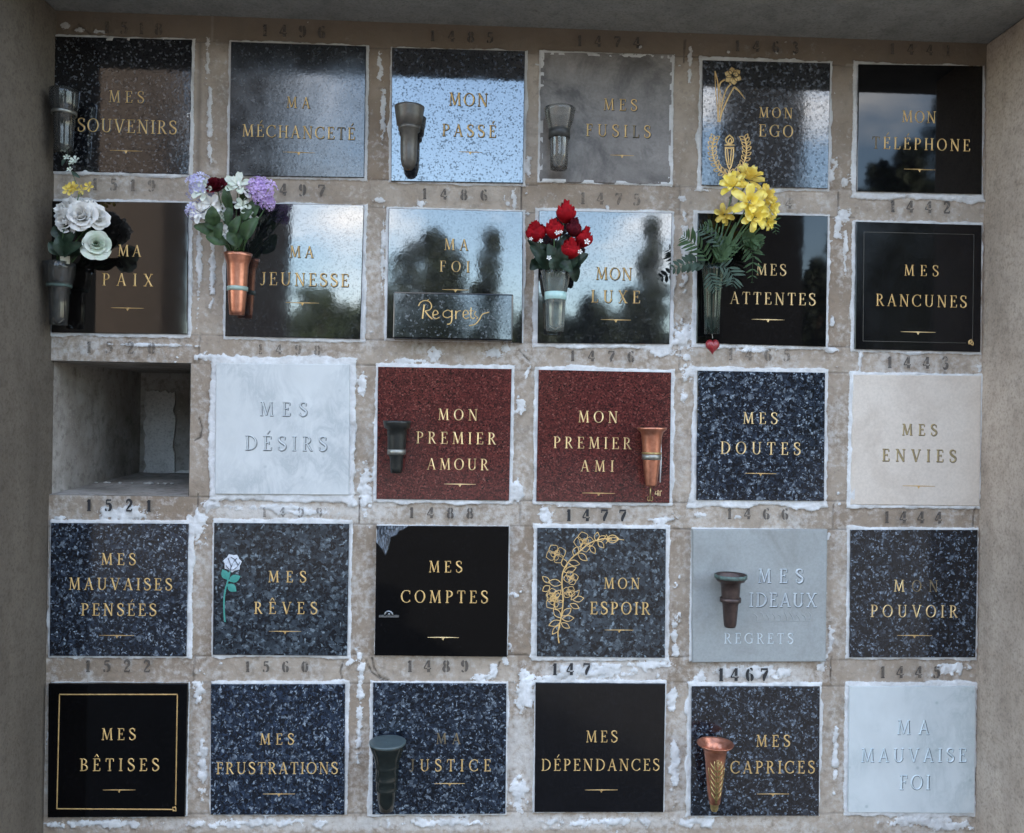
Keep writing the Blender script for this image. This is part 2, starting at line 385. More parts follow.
M['pierL'] = concrete('brown_grey_render', (.112, .093, .073), (.145, .122, .097), (.078, .065, .052))
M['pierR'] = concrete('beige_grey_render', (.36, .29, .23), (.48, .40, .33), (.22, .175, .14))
M['soffit'] = concrete('grey_concrete', (.25, .25, .235), (.30, .297, .275), (.17, .172, .16))
t = NT('stained_niche_render'); v = t.coord(False)
n1 = t.noise(v, 5.5, 7, .62, .1); n2 = t.noise(v, 45, 5, .7); n3 = t.noise(v, 170, 3)
col = t.mix(t.ramp(n1, [(.36, 0), (.7, 1)]), (.20, .175, .148), (.42, .395, .365)); col = t.mix(t.ramp(n2, [(.32, .6), (.5, 0)]), col, (.11, .095, .08)); col = t.mix(t.ramp(n3, [(.62, 0), (.72, .4)]), col, (.5, .48, .45))
M['niche'] = t.bsdf(Base_Color=col, Roughness=.9, Specular_IOR_Level=.15, Normal=t.bump(t.math('ADD', n2.outputs[0], n1.outputs[0]), .6, .004))
M['nichelight'] = concrete('pale_patch_render', (.50, .48, .45), (.60, .58, .55), (.34, .32, .30))

def build_face():
    step = .003
    nx = int((XR - XL) / step); nz = int((ZT - ZB) / step)
    xs = np.linspace(XL - .004, XR + .004, nx + 1); zs = np.linspace(ZB, ZT + .004, nz + 1)
    X, Z = np.meshgrid(xs, zs)
    wob = (fbm(X, Z, 30, 3) - .5); wob2 = (fbm(X, Z, 8, 11) - .5); wob3 = fbm(X, Z, 90, 23, 3) - .5
    mo = np.full(X.shape, -1.0); hd = np.zeros(X.shape)
    inside = np.zeros(X.shape, bool)
    for k, (x0, x1, z0, z1) in REC.items():
        dx = np.maximum(x0 - X, X - x1); dz = np.maximum(z0 - Z, Z - z1)
        d = np.maximum(dx, dz)
        l, tp, r, b = mort[k]
        w = np.where(dx > dz, np.where(X < x0, l, r), np.where(Z > z1, tp, b)) * PX
        spl = np.maximum(0, vnoise(X, Z, 14, 77 + k[0] * 6 + k[1]) - .72) * 14 * PX * np.minimum(w / (3 * PX), 1.5)
        ww = w * .86 * (1 + .6 * wob + .7 * wob2 + .5 * wob3) + spl * .6
        m = .5 + (ww - d) / (2.2 * PX)
        mo = np.maximum(mo, np.clip(m, -1, 1.2))
        inside |= d < -.007
    # blobs of mortar (photograph px: x, y, rx, ry)
    for (px, py, rx, ry) in ((683,342,15,26),(664,352,18,7),(690,372,13,12),(683,398,6,9),(198,527,14,19),(122,514,44,10),(60,518,10,4),(545,516,9,16),(527,372,5,9),
        (520,405,6,11),(518,488,8,16),(434,356,12,8),(413,361,30,4),(843,215,14,10),(831,172,9,20),(838,226,6,26),(832,320,4,10),(845,182,12,8),(830,350,10,5),
        (197,180,14,9),(208,60,4,30),(210,120,4,60),(213,260,5,60),(199,270,4,70),(203,210,10,4),(365,492,12,30),(362,384,6,24),(352,503,12,8),(212,357,20,6),
        (275,508,70,5),(300,512,44,4),(210,505,14,8),(240,358,10,5),(700,515,10,6),(812,509,10,4),(600,671,60,11),(650,664,40,6),(560,677,30,6),(760,673,66,9),
        (700,676,14,11),(820,668,10,8),(935,671,14,0.1),(950,668,24,10),(880,684,24,4),(920,820,44,9),(950,826,30,6),(700,822,30,8),(830,640,4,20),(525,690,12,30),(540,760,6,40),
        (360,700,6,60),(519,795,10,26),(672,700,8,20),(674,770,7,40),(200,692,9,18),(203,760,6,40),(100,823,60,5),(260,823,80,6),(440,822,70,6),(600,822,70,7),
        (150,345,60,2),(495,352,16,8),(505,348,10,14),(514,200,4,14),(380,200,8,4),(422,203,7,5),(383,420,3,30),(383,250,3,50),(685,250,6,50),(683,200,12,7),(700,190,20,3),
        (690,60,4,30),(845,250,3,40),(300,168,30,0.1),(80,30,9,4),(66,26,6,6),(100,32,8,3),(990,300,3,100),(978,420,4,60),(520,140,4,30),(528,165,5,14),(380,70,5,20),(383,110,4,40),
        (350,662,5,5),(495,672,6,10),(480,678,16,5),(505,660,6,8),(660,520,16,4),(590,506,50,2),(675,640,5,30),(835,760,5,50),(790,343,30,4),(752,350,30,3),(860,362,3,20)):
        p = at(px, py); e = ((X - p.x) / (rx * .82 * PX)) ** 2 + ((Z - p.z) / (ry * .82 * PX)) ** 2
        mo = np.maximum(mo, np.clip(.95 - .62 * np.sqrt(e) + .7 * wob + .9 * wob3, -1, 1.2))
    # random small flecks of mortar left on the stone
    fk = fbm(X, Z, 40, 301, 3) + .35 * (fbm(X, Z, 5, 302) - .5)
    mo = np.maximum(mo, np.clip(.5 + (fk - .88) * 9, -1, 1))
    # stones: tint by piece, dark joints between pieces
    tint = np.zeros(X.shape); joint = np.zeros(X.shape)
    def rng(a, b): r = random.Random(a * 31 + b * 7); return r.random()
    jl = lambda d, w: np.clip(1 - np.abs(d) / w, 0, 1)
    cols = [[REC[(r, c)] for r in range(5) if (r, c) in REC] for c in range(6)]
    for r in range(6):
        for c in range(6):
            up = REC.get((r - 1, c)); lo = REC.get((r, c))
            if (r - 1, c) == (2, 0): up = NR
            if (r, c) == (2, 0): lo = NR
            zt_ = up[2] if up else ZT + .02; zb_ = lo[3] if lo else ZB - .02
            ref = lo or up
            x0 = ref[0] - .045 if c else XL - .02; x1 = ref[1] + .045 if c < 5 else XR + .02
            band = (Z < zt_) & (Z > zb_) & (X > x0) & (X < x1)
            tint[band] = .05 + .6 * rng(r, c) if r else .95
            if c and 0 < r < 5:
                joint = np.maximum(joint, np.where((Z < zt_ + .0) & (Z > zb_), jl(X - ref[0] + .045 + .004 * wob, .0022) * (rng(r, c + 9) > .4), 0))
            # mullion right of the niche, with a seam to the lintel above
            if lo and c < 5 and r < 5:
                nxt = REC.get((r, c + 1)); nxt = NR if (r, c + 1) == (2, 0) else nxt
                mu = (X > lo[1]) & (X < nxt[0]) & (Z > lo[2]) & (Z < lo[3])
                tint[mu] = .1 + .75 * rng(r + 20, c) * (1.1 if r < 1 else .8)
                for zz in (lo[2], lo[3]):
                    joint = np.maximum(joint, np.where((X > lo[1]) & (X < nxt[0]), jl(Z - zz + .006 * wob2, .002) * .8, 0))
                if r == 0 and c == 0:   # the deep slot beside MES SOUVENIRS
                    joint = np.maximum(joint, np.where(mu, jl(X - lo[1] - .018, .008), 0) * .5)
    tint = np.clip(tint + .5 * (fbm(X, Z, 12, 41) - .5), 0, 1)
    # cracks
    def crack(pts):
        nonlocal joint
        q = [at(*p) for p in pts]
        for a, b in zip(q[:-1], q[1:]):
            ax, az, bx, bz = a.x, a.z, b.x, b.z
            L2 = (bx - ax) ** 2 + (bz - az) ** 2
            tt = np.clip(((X - ax) * (bx - ax) + (Z - az) * (bz - az)) / L2, 0, 1)
            d = np.hypot(X - ax - tt * (bx - ax), Z - az - tt * (bz - az)) + .004 * (wob3)
            joint = np.maximum(joint, jl(d, .0028))
    crack([(366,660),(371,672),(382,680),(393,683)]); crack([(372,658),(374,668),(380,677),(390,681)])
    crack([(500,662),(494,674),(480,681),(466,683)]); crack([(685,40),(684,62)]); crack([(199,418),(202,428),(200,438),(195,440)])
    crack([(343,662),(340,672),(344,684)]); crack([(519,350),(530,362)]); crack([(975,507),(973,528)]); crack([(78,24),(90,34)])
    film = .12 + .46 * fbm(X, Z * .35, 22, 140, 4) + .30 * (fbm(X, Z, 6, 150, 3) - .35) - .25 * np.clip((Z - at(512, 330).z) / .75, 0, 1)
    for (px, py, rx, ry, s) in ((275,511,80,10,.9),(520,760,26,70,.7),(600,672,80,14,.9),(680,760,22,70,.55),(440,823,420,9,.75),(215,720,22,90,.45),(360,770,18,70,.5),
        (760,674,80,14,.8),(935,672,60,12,.35),(370,505,40,24,.7),(150,346,60,14,.28),(840,760,16,70,.45),(362,600,18,70,.3),(680,600,18,70,.35),(520,600,20,80,.35),
        (380,420,24,80,.4),(215,440,14,80,.3),(685,440,18,70,.35),(470,513,60,9,.4),(880,516,60,8,.25),(760,515,60,8,.3),(470,666,60,9,.35),(150,667,90,10,.3),(680,345,40,20,.6),(520,350,40,16,.5)):
        p = at(px, py); e = ((X - p.x) / (rx * PX)) ** 2 + ((Z - p.z) / (ry * PX)) ** 2
        film = np.maximum(film, s * np.clip(1.5 - np.sqrt(e), 0, 1))
    top_dull = np.clip((Z - at(512, 330).z) / .75, 0, 1) * .55  # mortar gets browner and duller towards the top
    top_dark = np.clip((Z - at(512, 66).z) / .05 + .5 * (fbm(X, Z, 9, 400) - .3), 0, 1) * .75 + .25 * sstep(.5, .8, fbm(X, Z, 7, 410)) * np.clip((Z - at(512, 350).z) / .5, 0, 1)  # stone darkens towards the top, blotchy on the upper rows
    n1 = fbm(X, Z, 25, 55)
    mk = sstep(.3, .85, mo + .8 * wob + .3 * wob3)
    Y = -.0015 * (n1 - .5) * 2 - mk * (.0034 + .0060 * (fbm(X, Z, 38, 90) - .3)) + joint * .004
    Y = Y + .0015 * (fbm(X, Z, 110, 8, 2) - .5)
    nin = (X > NR[0]) & (X < NR[1]) & (Z > NR[2]) & (Z < NR[3])
    skip = inside | nin
    co = np.stack([X, Y, Z], -1).reshape(-1, 3).astype(np.float32)
    idx = np.arange(X.size).reshape(X.shape)
    quads = np.stack([idx[:-1, :-1], idx[:-1, 1:], idx[1:, 1:], idx[1:, :-1]], -1).reshape(-1, 4)
    sk = (skip[:-1, :-1] & skip[:-1, 1:] & skip[1:, 1:] & skip[1:, :-1]).reshape(-1)
    # the empty niche's mouth must be fully open
    sn = (nin[:-1, :-1] | nin[:-1, 1:] | nin[1:, 1:] | nin[1:, :-1]).reshape(-1)
    quads = quads[~(sk | sn)]
    used = np.unique(quads); remap = np.zeros(X.size, int); remap[used] = np.arange(len(used))
    quads = remap[quads]; co = co[used]
    me = bpy.data.meshes.new('stone_face')
    me.vertices.add(len(co)); me.vertices.foreach_set('co', co.ravel())
    me.loops.add(len(quads) * 4); me.loops.foreach_set('vertex_index', quads.ravel().astype(np.int32))
    me.polygons.add(len(quads)); me.polygons.foreach_set('loop_start', np.arange(0, len(quads) * 4, 4, dtype=np.int32))
    me.update(calc_edges=True); me.polygons.foreach_set('use_smooth', np.ones(len(quads), bool))
    for nm, a in (('mortar', mo), ('tint', tint), ('joint', joint * .85), ('film', film), ('top_dull', top_dull), ('top_dark', top_dark)):
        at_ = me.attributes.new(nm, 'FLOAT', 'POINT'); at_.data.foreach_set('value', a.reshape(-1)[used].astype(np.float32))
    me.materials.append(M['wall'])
    return link(bpy.data.objects.new('stone_face', me), wall)
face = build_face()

OH = .37; PD = .262                                  # overhang of the slab, depth of the piers
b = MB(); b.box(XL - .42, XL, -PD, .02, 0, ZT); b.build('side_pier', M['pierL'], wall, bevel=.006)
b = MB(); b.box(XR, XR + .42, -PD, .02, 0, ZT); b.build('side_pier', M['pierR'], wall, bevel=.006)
b = MB(); b.box(XL - .9, XR + .9, -OH, .80, ZT, ZT + .26); b.build('canopy_slab', M['soffit'], wall, bevel=.008)
b = MB(); b.box(XL - .42, XR + .42, .66, .80, 0, ZT - .001); b.box(XL - .42, XL - .03, .021, .659, 0, ZT - .001); b.box(XR + .03, XR + .42, .021, .659, 0, ZT - .001)
b.build('rear_masonry', M['pierL'], wall)
b = MB(); b.box(XL, XR, -.004, .3, 0, ZB + .002); b.build('wall_base', M['pierR'], wall)
# hollow of the empty niche (open in front)
nx0, nx1, nz0, nz1 = NR; ND = .56
xi = nx0 + .006
b = MB()
N = 26
def sheet(mb, o, u, v, nu=30, nv=30, amp=.003, seed=1):
    vs = []
    nrm = Vector(u).cross(Vector(v)).normalized()
    for j in range(nv + 1):
        for i in range(nu + 1):
            p = Vector(o) + Vector(u) * (i / nu) + Vector(v) * (j / nv)
            e = 0 if i in (0, nu) or j in (0, nv) else 1
            k = float(fbm(np.array([i * .13 + seed]), np.array([j * .13]), 1.0, seed + 5)[0] - .5)
            vs.append(p + nrm * k * amp * 2 * e)
    mb.add(vs, [(j * (nu + 1) + i, j * (nu + 1) + i + 1, (j + 1) * (nu + 1) + i + 1, (j + 1) * (nu + 1) + i) for j in range(nv) for i in range(nu)], True)
hgt = nz1 - nz0; wd = nx1 - nx0
sheet(b, (nx0, 0, nz0), (0, ND, 0), (0, 0, hgt), seed=1, amp=.005)
sheet(b, (nx1, 0, nz0), (0, ND, 0), (0, 0, hgt), seed=2)
sheet(b, (nx0, 0, nz0), (wd, 0, 0), (0, ND, .018), seed=3, amp=.004)
sheet(b, (nx0, 0, nz1), (wd, 0, 0), (0, ND, 0), seed=4)
sheet(b, (nx0, ND, nz0), (wd, 0, 0), (0, 0, hgt), seed=5, amp=.004)
b.build('niche_recess', M['niche'], wall, recalc=False)
p0 = at(142, 400, ND - .012)
rnd = random.Random(4)
def ragged(x0, x1, z0, z1, n=14, a=.006):
    pts = [(x0 + (x1 - x0) * i / n, z0 + rnd.uniform(-a, a)) for i in range(n)]
    pts += [(x1 + rnd.uniform(-a, a), z0 + (z1 - z0) * i / n) for i in range(n)]
    pts += [(x1 + (x0 - x1) * i / n, z1 + rnd.uniform(-a, a)) for i in range(n)]
    pts += [(x0 + rnd.uniform(-a, a), z1 + (z0 - z1) * i / n) for i in range(n)]
    return pts
q0, q1 = at(144, 478, ND - .015), at(174, 392, ND - .015)
pts = ragged(q0.x, q1.x, q0.z, q1.z)
b = MB(); n = len(pts)
b.add([(x, ND - .012, z) for x, z in pts] + [(x, ND - .004, z) for x, z in pts], [tuple(range(n))] + [(i, (i + 1) % n, n + (i + 1) % n, n + i) for i in range(n)])
b.build('pale_patch', M['nichelight'], wall)  # paler raised patch on the niche's back wall
q0, q1 = at(146, 486, ND - .008), at(196, 471, ND - .008)
pts = ragged(q0.x, q1.x, q0.z, q1.z, 10, .004); n = len(pts)
b = MB(); b.add([(x, ND - .0105, z) for x, z in pts] + [(x, ND - .002, z) for x, z in pts], [tuple(range(n))] + [(i, (i + 1) % n, n + (i + 1) % n, n + i) for i in range(n)])
b.build('pale_patch', M['nichelight'], wall)
# crumbs on the niche floor
b = MB()
for px, py, r in ((120, 487, .004), (132, 486, .003), (96, 486, .004), (165, 487, .005), (172, 485, .004), (70, 490, .003), (158, 489, .003), (106, 484, .006), (109, 485, .004), (150, 484, .008), (146, 483.5, .006), (88, 489, .003)):
    q = at(px, py, .25); bb = bmesh.new(); bmesh.ops.create_icosphere(bb, subdivisions=2, radius=r)
    vs = [(q.x + v.co.x * (1.2 + .3 * math.sin(v.co.z * 900)), .25 + v.co.y, nz0 + .009 + v.co.z * .6 + .001) for v in bb.verts]
    b.add(vs, [tuple(v.index for v in f.verts) for f in bb.faces]); bb.free()
b.build('rubble', M['nichelight'], wall)

# ------------------------------------------------------------------ lettering: strokes with a ridge
T_, t_, s_ = .15, .065, .05
def arcp(cx, cy, rx, ry, a0, a1, n=14, thick=T_, thin=t_):
    pts, ws = [], []
    for i in range(n + 1):
        a = math.radians(a0 + (a1 - a0) * i / n)
        pts.append((cx + rx * math.cos(a), cy + ry * math.sin(a))); ws.append(thin + (thick - thin) * abs(math.cos(a)) ** 1.3)
    return (pts, ws)
def ln(x0, y0, x1, y1, w): return ([(x0, y0), (x1, y1)], [w, w])
def ser(x, y, h=.13): return ln(x - h, y + (s_ / 2 if y < .5 else -s_ / 2), x + h, y + (s_ / 2 if y < .5 else -s_ / 2), s_)
def stem(x): return [ln(x, 0, x, 1, T_), ser(x, 0), ser(x, 1)]
def smooth(pts, n=6):
    out = []
    P = [pts[0]] + list(pts) + [pts[-1]]
    for i in range(1, len(P) - 2):
        for k in range(n):
            u = k / n; a, b_, c, d = P[i - 1], P[i], P[i + 1], P[i + 2]
            out.append(tuple(.5 * ((2 * b_[j]) + (-a[j] + c[j]) * u + (2 * a[j] - 5 * b_[j] + 4 * c[j] - d[j]) * u * u + (-a[j] + 3 * b_[j] - 3 * c[j] + d[j]) * u ** 3) for j in range(2)))
    out.append(tuple(pts[-1])); return out
def curve(pts, w0, wm, n=6):
    p = smooth(pts, n); m = len(p) - 1
    return (p, [w0 + (wm - w0) * math.sin(PI * i / m) for i in range(m + 1)])
Scurve = [(.47, .80), (.40, .95), (.27, .985), (.10, .92), (.07, .74), (.20, .58), (.36, .47), (.49, .34), (.47, .14), (.30, .02), (.14, .04), (.05, .22)]
def glyph(ch):
    if ch == 'A': return .74, [ln(.08, 0, .37, 1, t_), ln(.36, 1, .64, 0, T_), ln(.19, .34, .53, .34, .05), ser(.08, 0, .09), ser(.65, 0, .11)]
    if ch == 'B': return .62, stem(.15) + [arcp(.24, .75, .25, .225, -90, 90), ln(.15, .975, .25, .975, t_), ln(.15, .525, .26, .525, t_), arcp(.26, .265, .30, .24, -90, 90), ln(.15, .025, .27, .025, t_)]
    if ch == 'C': return .76, [arcp(.42, .5, .38, .48, 48, 318, 22), ln(.69, .70, .69, .97, .055), ln(.70, .08, .70, .24, .05)]
    if ch == 'D': return .80, stem(.15) + [arcp(.27, .5, .46, .475, -90, 90, 18), ln(.15, .975, .28, .975, t_), ln(.15, .025, .28, .025, t_)]
    if ch == 'E': return .60, stem(.15) + [ln(.15, .975, .52, .975, .05), ln(.52, .98, .53, .78, .06), ln(.15, .52, .40, .52, .05), ln(.40, .62, .40, .42, .05), ln(.15, .025, .55, .025, .05), ln(.55, .02, .57, .24, .06)]
    if ch == 'F': return .56, stem(.15) + [ln(.15, .975, .50, .975, .05), ln(.50, .98, .51, .76, .06), ln(.15, .52, .40, .52, .05), ln(.40, .62, .40, .42, .05)]
    if ch == 'G': return .80, [arcp(.42, .5, .38, .48, 48, 318, 22), ln(.69, .70, .69, .97, .055), ln(.70, .04, .70, .42, T_ * .9), ser(.68, .43, .13)]
    if ch == 'H': return .80, stem(.15) + stem(.65) + [ln(.15, .52, .65, .52, .05)]
    if ch == 'I': return .30, stem(.15)
    if ch == 'J': return .46, [ln(.32, 1, .32, .2, T_), curve([(.32, .25), (.28, .06), (.15, .0), (.05, .10)], .06, .13), ser(.32, 1)]
    if ch == 'L': return .56, stem(.15) + [ln(.15, .025, .52, .025, .05), ln(.52, .02, .54, .26, .06)]
    if ch == 'M': return .96, [ln(.13, 0, .18, 1, t_), ln(.18, 1, .47, .05, T_), ln(.47, .05, .76, 1, t_), ln(.77, 1, .83, 0, T_), ser(.13, 0, .10), ser(.83, 0, .12), ser(.13, 1, .08), ser(.82, 1, .08)]
    if ch == 'N': return .82, [ln(.14, 0, .14, 1, t_), ln(.14, 1, .68, 0, T_), ln(.68, 0, .68, 1, t_), ser(.14, 0, .11), ser(.11, 1, .10), ser(.68, 1, .11)]
    if ch == 'O': return .82, [arcp(.41, .5, .36, .48, 0, 360, 30)]
    if ch == 'P': return .60, stem(.15) + [arcp(.25, .725, .27, .25, -90, 90), ln(.15, .975, .26, .975, t_), ln(.15, .475, .26, .475, t_)]
    if ch == 'R': return .70, stem(.15) + [arcp(.25, .74, .25, .235, -90, 90), ln(.15, .975, .26, .975, t_), ln(.15, .505, .28, .505, t_), ln(.31, .50, .60, .02, T_ * .9), ser(.62, 0, .08)]
    if ch == 'S': return .54, [curve(Scurve, .05, .17, 4), ln(.46, .74, .47, .96, .05), ln(.06, .05, .05, .28, .05)]
    if ch == 'T': return .66, [ln(.33, 0, .33, 1, T_), ser(.33, 0), ln(.04, .975, .62, .975, .05), ln(.05, .98, .03, .76, .06), ln(.61, .98, .63, .76, .06)]
    if ch == 'U': return .80, [ln(.15, 1, .15, .32, T_), arcp(.40, .32, .25, .30, 180, 360, 14), ln(.65, .32, .65, 1, t_), ser(.15, 1), ser(.65, 1, .11)]
    if ch == 'V': return .74, [ln(.08, 1, .38, 0, T_), ln(.38, 0, .66, 1, t_), ser(.09, 1, .12), ser(.66, 1, .10)]
    if ch == 'X': return .74, [ln(.10, 1, .62, 0, T_), ln(.60, 1, .12, 0, t_), ser(.10, 1, .11), ser(.62, 1, .10), ser(.11, 0, .10), ser(.63, 0, .11)]
    # stencilled figures with their bridges
    D, d = .23, .10
    if ch == '1': return .42, [ln(.24, .04, .24, .98, D), ln(.08, .78, .20, .92, .10), ln(.08, .03, .40, .03, .07)]
    if ch == '4': return .62, [ln(.42, .0, .42, .28, D), ln(.42, .40, .42, 1, D * .9), ln(.02, .30, .30, .30, .09), ln(.03, .32, .34, .92, .09), ln(.52, .30, .62, .30, .09)]
    if ch == '7': return .58, [ln(.04, .93, .56, .93, .14), ln(.05, .98, .05, .72, .07), curve([(.54, .84), (.40, .56), (.28, .28), (.26, .02)], .12, .24)]
    if ch == '6': return .58, [arcp(.30, .48, .20, .46, 110, 262, 12, D, d), arcp(.32, .28, .17, .25, -75, 75, 10, D, d), curve([(.30, .96), (.44, .95), (.48, .80)], .08, .13), ln(.26, .56, .36, .57, .08)]
    if ch == '8': return .58, [arcp(.29, .74, .16, .21, 105, 255, 9, D * .8, d), arcp(.29, .74, .16, .21, -75, 75, 9, D * .8, d), arcp(.29, .27, .20, .24, 105, 255, 9, D, d), arcp(.29, .27, .20, .24, -75, 75, 9, D, d)]
    if ch == '0': return .58, [arcp(.29, .5, .20, .47, 102, 258, 12, D, d), arcp(.29, .5, .20, .47, -78, 78, 12, D, d)]
    if ch == '9': return .58, [arcp(.28, .72, .18, .24, 105, 255, 10, D, d), arcp(.28, .52, .20, .46, -78, 70, 12, D, d), curve([(.26, .04), (.12, .06), (.09, .20)], .08, .13)]
    if ch == '5': return .56, [ln(.12, .93, .50, .93, .13), ln(.12, .56, .12, .94, .09), curve([(.14, .58), (.34, .62), (.46, .42), (.42, .14), (.26, .04)], .08, .22), curve([(.16, .05), (.07, .10), (.08, .24)], .08, .14)]
    if ch == '2': return .56, [curve([(.09, .72), (.14, .93), (.30, .97), (.46, .82), (.42, .60), (.26, .38), (.08, .12)], .09, .20), ln(.06, .06, .52, .06, .13), ln(.50, .06, .52, .24, .08)]
    if ch == '3': return .56, [curve([(.10, .78), (.20, .96), (.38, .94), (.44, .76), (.28, .56)], .09, .18), curve([(.30, .52), (.48, .42), (.46, .14), (.28, .03), (.08, .20)], .09, .22)]
    raise KeyError(ch)
ACC = {'É': ('E', [ln(.28, 1.13, .44, 1.36, .07)]), 'Ê': ('E', [ln(.14, 1.12, .29, 1.34, .06), ln(.29, 1.34, .44, 1.12, .06)])}

def ridge(mb, pts, ws, y0, h, org, ux, uz):
    """one stroke: ridge-topped strip on the plane y0, towards the viewer; org + x*ux + z*uz"""
    n = len(pts); vs = []
    for i, (x, y) in enumerate(pts):
        a, c = pts[max(i - 1, 0)], pts[min(i + 1, n - 1)]
        if pts[0] == pts[-1] or (abs(pts[0][0] - pts[-1][0]) + abs(pts[0][1] - pts[-1][1]) < 1e-6 and n > 4):
            if i == 0 or i == n - 1: a, c = pts[-2], pts[1]
        tx, ty = c[0] - a[0], c[1] - a[1]; L = math.hypot(tx, ty) or 1
        nx_, ny_ = -ty / L, tx / L; w = ws[i] / 2
        for sx, hh in ((1, 0), (0, h), (-1, 0)):
            px, py = x + nx_ * w * sx, y + ny_ * w * sx
            vs.append((org[0] + px * ux[0] + py * uz[0], y0 - hh, org[1] + px * ux[1] + py * uz[1]))
    fs = []
    for i in range(n - 1):
        a, c = i * 3, (i + 1) * 3
        fs += [(a, a + 1, c + 1, c), (a + 1, a + 2, c + 2, c + 1)]
    fs += [(0, 2, 1), ((n - 1) * 3, (n - 1) * 3 + 1, (n - 1) * 3 + 2)]
    mb.add(vs, fs)

def layout(text, w_units):
    """x offsets so that the text fills w_units cap heights"""
    adv = []
    for ch in text:
        c = ACC.get(ch.upper(), (ch.upper(),))[0]; adv.append(glyph(c)[0])
    gap = (w_units - sum(adv)) / max(1, len(text) - 1); sq = 1.0
    if gap < -.02: sq = w_units / (sum(adv) + .03 * (len(text) - 1)); gap = .03 * sq
    xs, x = [], 0
    for a in adv: xs.append(x); x += a * sq + gap
    return xs, sq
def write(mb, mbw, text, org, ux, uz, w_units, y0, h, bold=1.0):
    xs, sq = layout(text, w_units)
    for ch, x in zip(text, xs):
        worn = ch.islower(); c = ch.upper(); extra = []
        if c in ACC: c, extra = ACC[c]
        for pts, ws in glyph(c)[1] + extra:
            ridge(mbw if worn else mb, [(x + p[0] * sq, p[1]) for p in pts], [max(w * .95, .075) * bold for w in ws], y0, h, org, ux, uz)

# ------------------------------------------------------------------ plaques
TXT = {  # lines: text, xL, xR, cap top, base;  then flourish x0, x1, y
 (0,0): ([('MES',108.7,144,91,102.8),('SOUVENIRS',77.5,176.6,119.5,133)], (110,142,150.3)),
 (0,1): ([('MA',286.4,310,97,108),('MÉCHANCEtÉ',242,355,126,138.2)], (283,314.6,152)),
 (0,2): ([('MON',448.6,487.8,93,106),('PASSÉ',442,496,124.5,136.8)], (458.6,482,151.7)),
 (0,3): ([('MES',603.4,637,99,110.5),('FUSIlS',585.8,650.5,124.8,137)], (610,634,155)),
 (0,4): ([('MON',758.8,792.6,107.5,118),('EGO',758.8,793,124.8,137)], None),
 (0,5): ([('MON',901.7,936,111,122.6),('tÉLÉPHONE',872,970,138,150)], (904,935.5,169)),
 (1,0): ([('MA',117.6,141,245,256.5),('PAIX',102,153,273.5,286)], (111,144,307.7)),
 (1,1): ([('MA',289.4,313.5,246,257.6),('JEUNESSE',259.7,348.7,273,286)], (285.7,319,302.5)),
 (1,2): ([('MA',444,468,239,250.3),('FOI',439.7,469.6,261,272)], (442,469,289.5)),
 (1,3): ([('MON',595.7,632,267.5,280),('LUXE',591,640,290.5,303)], (600.7,631,319.5)),
 (1,4): ([('MES',756,786,264,275.5),('ATTENTES',730,815.4,292.5,304.7)], (751.7,784.4,319.3)),
 (1,5): ([('MES',904,938.4,265,276),('RANCUNES',875.8,966.5,294.7,306.8)], (900.7,935.5,331.7)),
 (2,1): ([('MES',259.7,306.8,402,416),('DÉSIRS',245,326.5,436,450.6)], None),
 (2,2): ([('MON',438,477.5,409,420.3),('PREMIER',416,496,432,444),('AMOUR',427,488.4,458.5,470)], (444,475.8,484)),
 (2,3): ([('MON',578,617.6,411,422.7),('PREMIER',553.4,631.3,437,448.7),('AMI',580.7,613.9,460.3,471.6)], (582.4,615,493)),
 (2,4): ([('MES',742.8,777.3,412.3,424),('DOUTES',720.4,800.4,442,454.5)], (744.6,776.6,473.3)),
 (2,5): ([('MES',901.7,936.6,424,435.3),('ENVIES',882,955.8,449.3,461.6)], (902.5,934.8,485.8)),
 (3,0): ([('MES',101,135.4,553.3,565),('MAUVAISES',68.6,171.8,578,590),('PENSÉES',81,156,603.5,615.7)], (99.4,134.3,635.4)),
 (3,1): ([('MES',268,306,571,582.4),('RÊVES',254,317,602,614)], (269,301,631.3)),
 (3,2): ([('MES',428.6,462,561,572.5),('COMPTES',401,487.7,590.5,603)], (427.6,458.7,637.4)),
 (3,3): ([('MON',603.6,639.8,577.8,588.9),('ESPOIR',590,650,602,614.5)], (604.6,633.7,630)),
 (3,4): ([('MES',757.8,803,569,583),('IDEAUX',749,816.4,593,607)], None),
 (3,5): ([('Mon',893.6,938,580,591.7),('POUVOIR',870.5,957.6,605,617.3)], (897,932,635.4)),
 (4,0): ([('MES',101.3,135.4,728.3,740),('BÊTISES',79.8,158.8,758.5,771)], (103,135.4,790)),
 (4,1): ([('MES',259.7,293.8,733.5,744.6),('FRUSTRATIONS',216.3,337.6,762.2,774)], (262.7,295,794)),
 (4,2): ([('ma',436,460.4,733,744),('jUSTICE',408.8,490.8,759.4,771.3)], (434.4,465,783.6)),
 (4,3): ([('MES',585.8,617.3,730.7,742.3),('DÉPENDANCES',541.4,659.3,758.9,770.7)], (585,617.6,790)),
 (4,4): ([('MES',756,789.8,735,746.7),('CAPRICES',730.4,814.6,761,773.4)], (757,789,794)),
 (4,5): ([('MA',897,929,720,734.3),('MAUVAISE',860.9,966.4,748.2,762),('FOI',899.3,930,775,789.4)], None)}
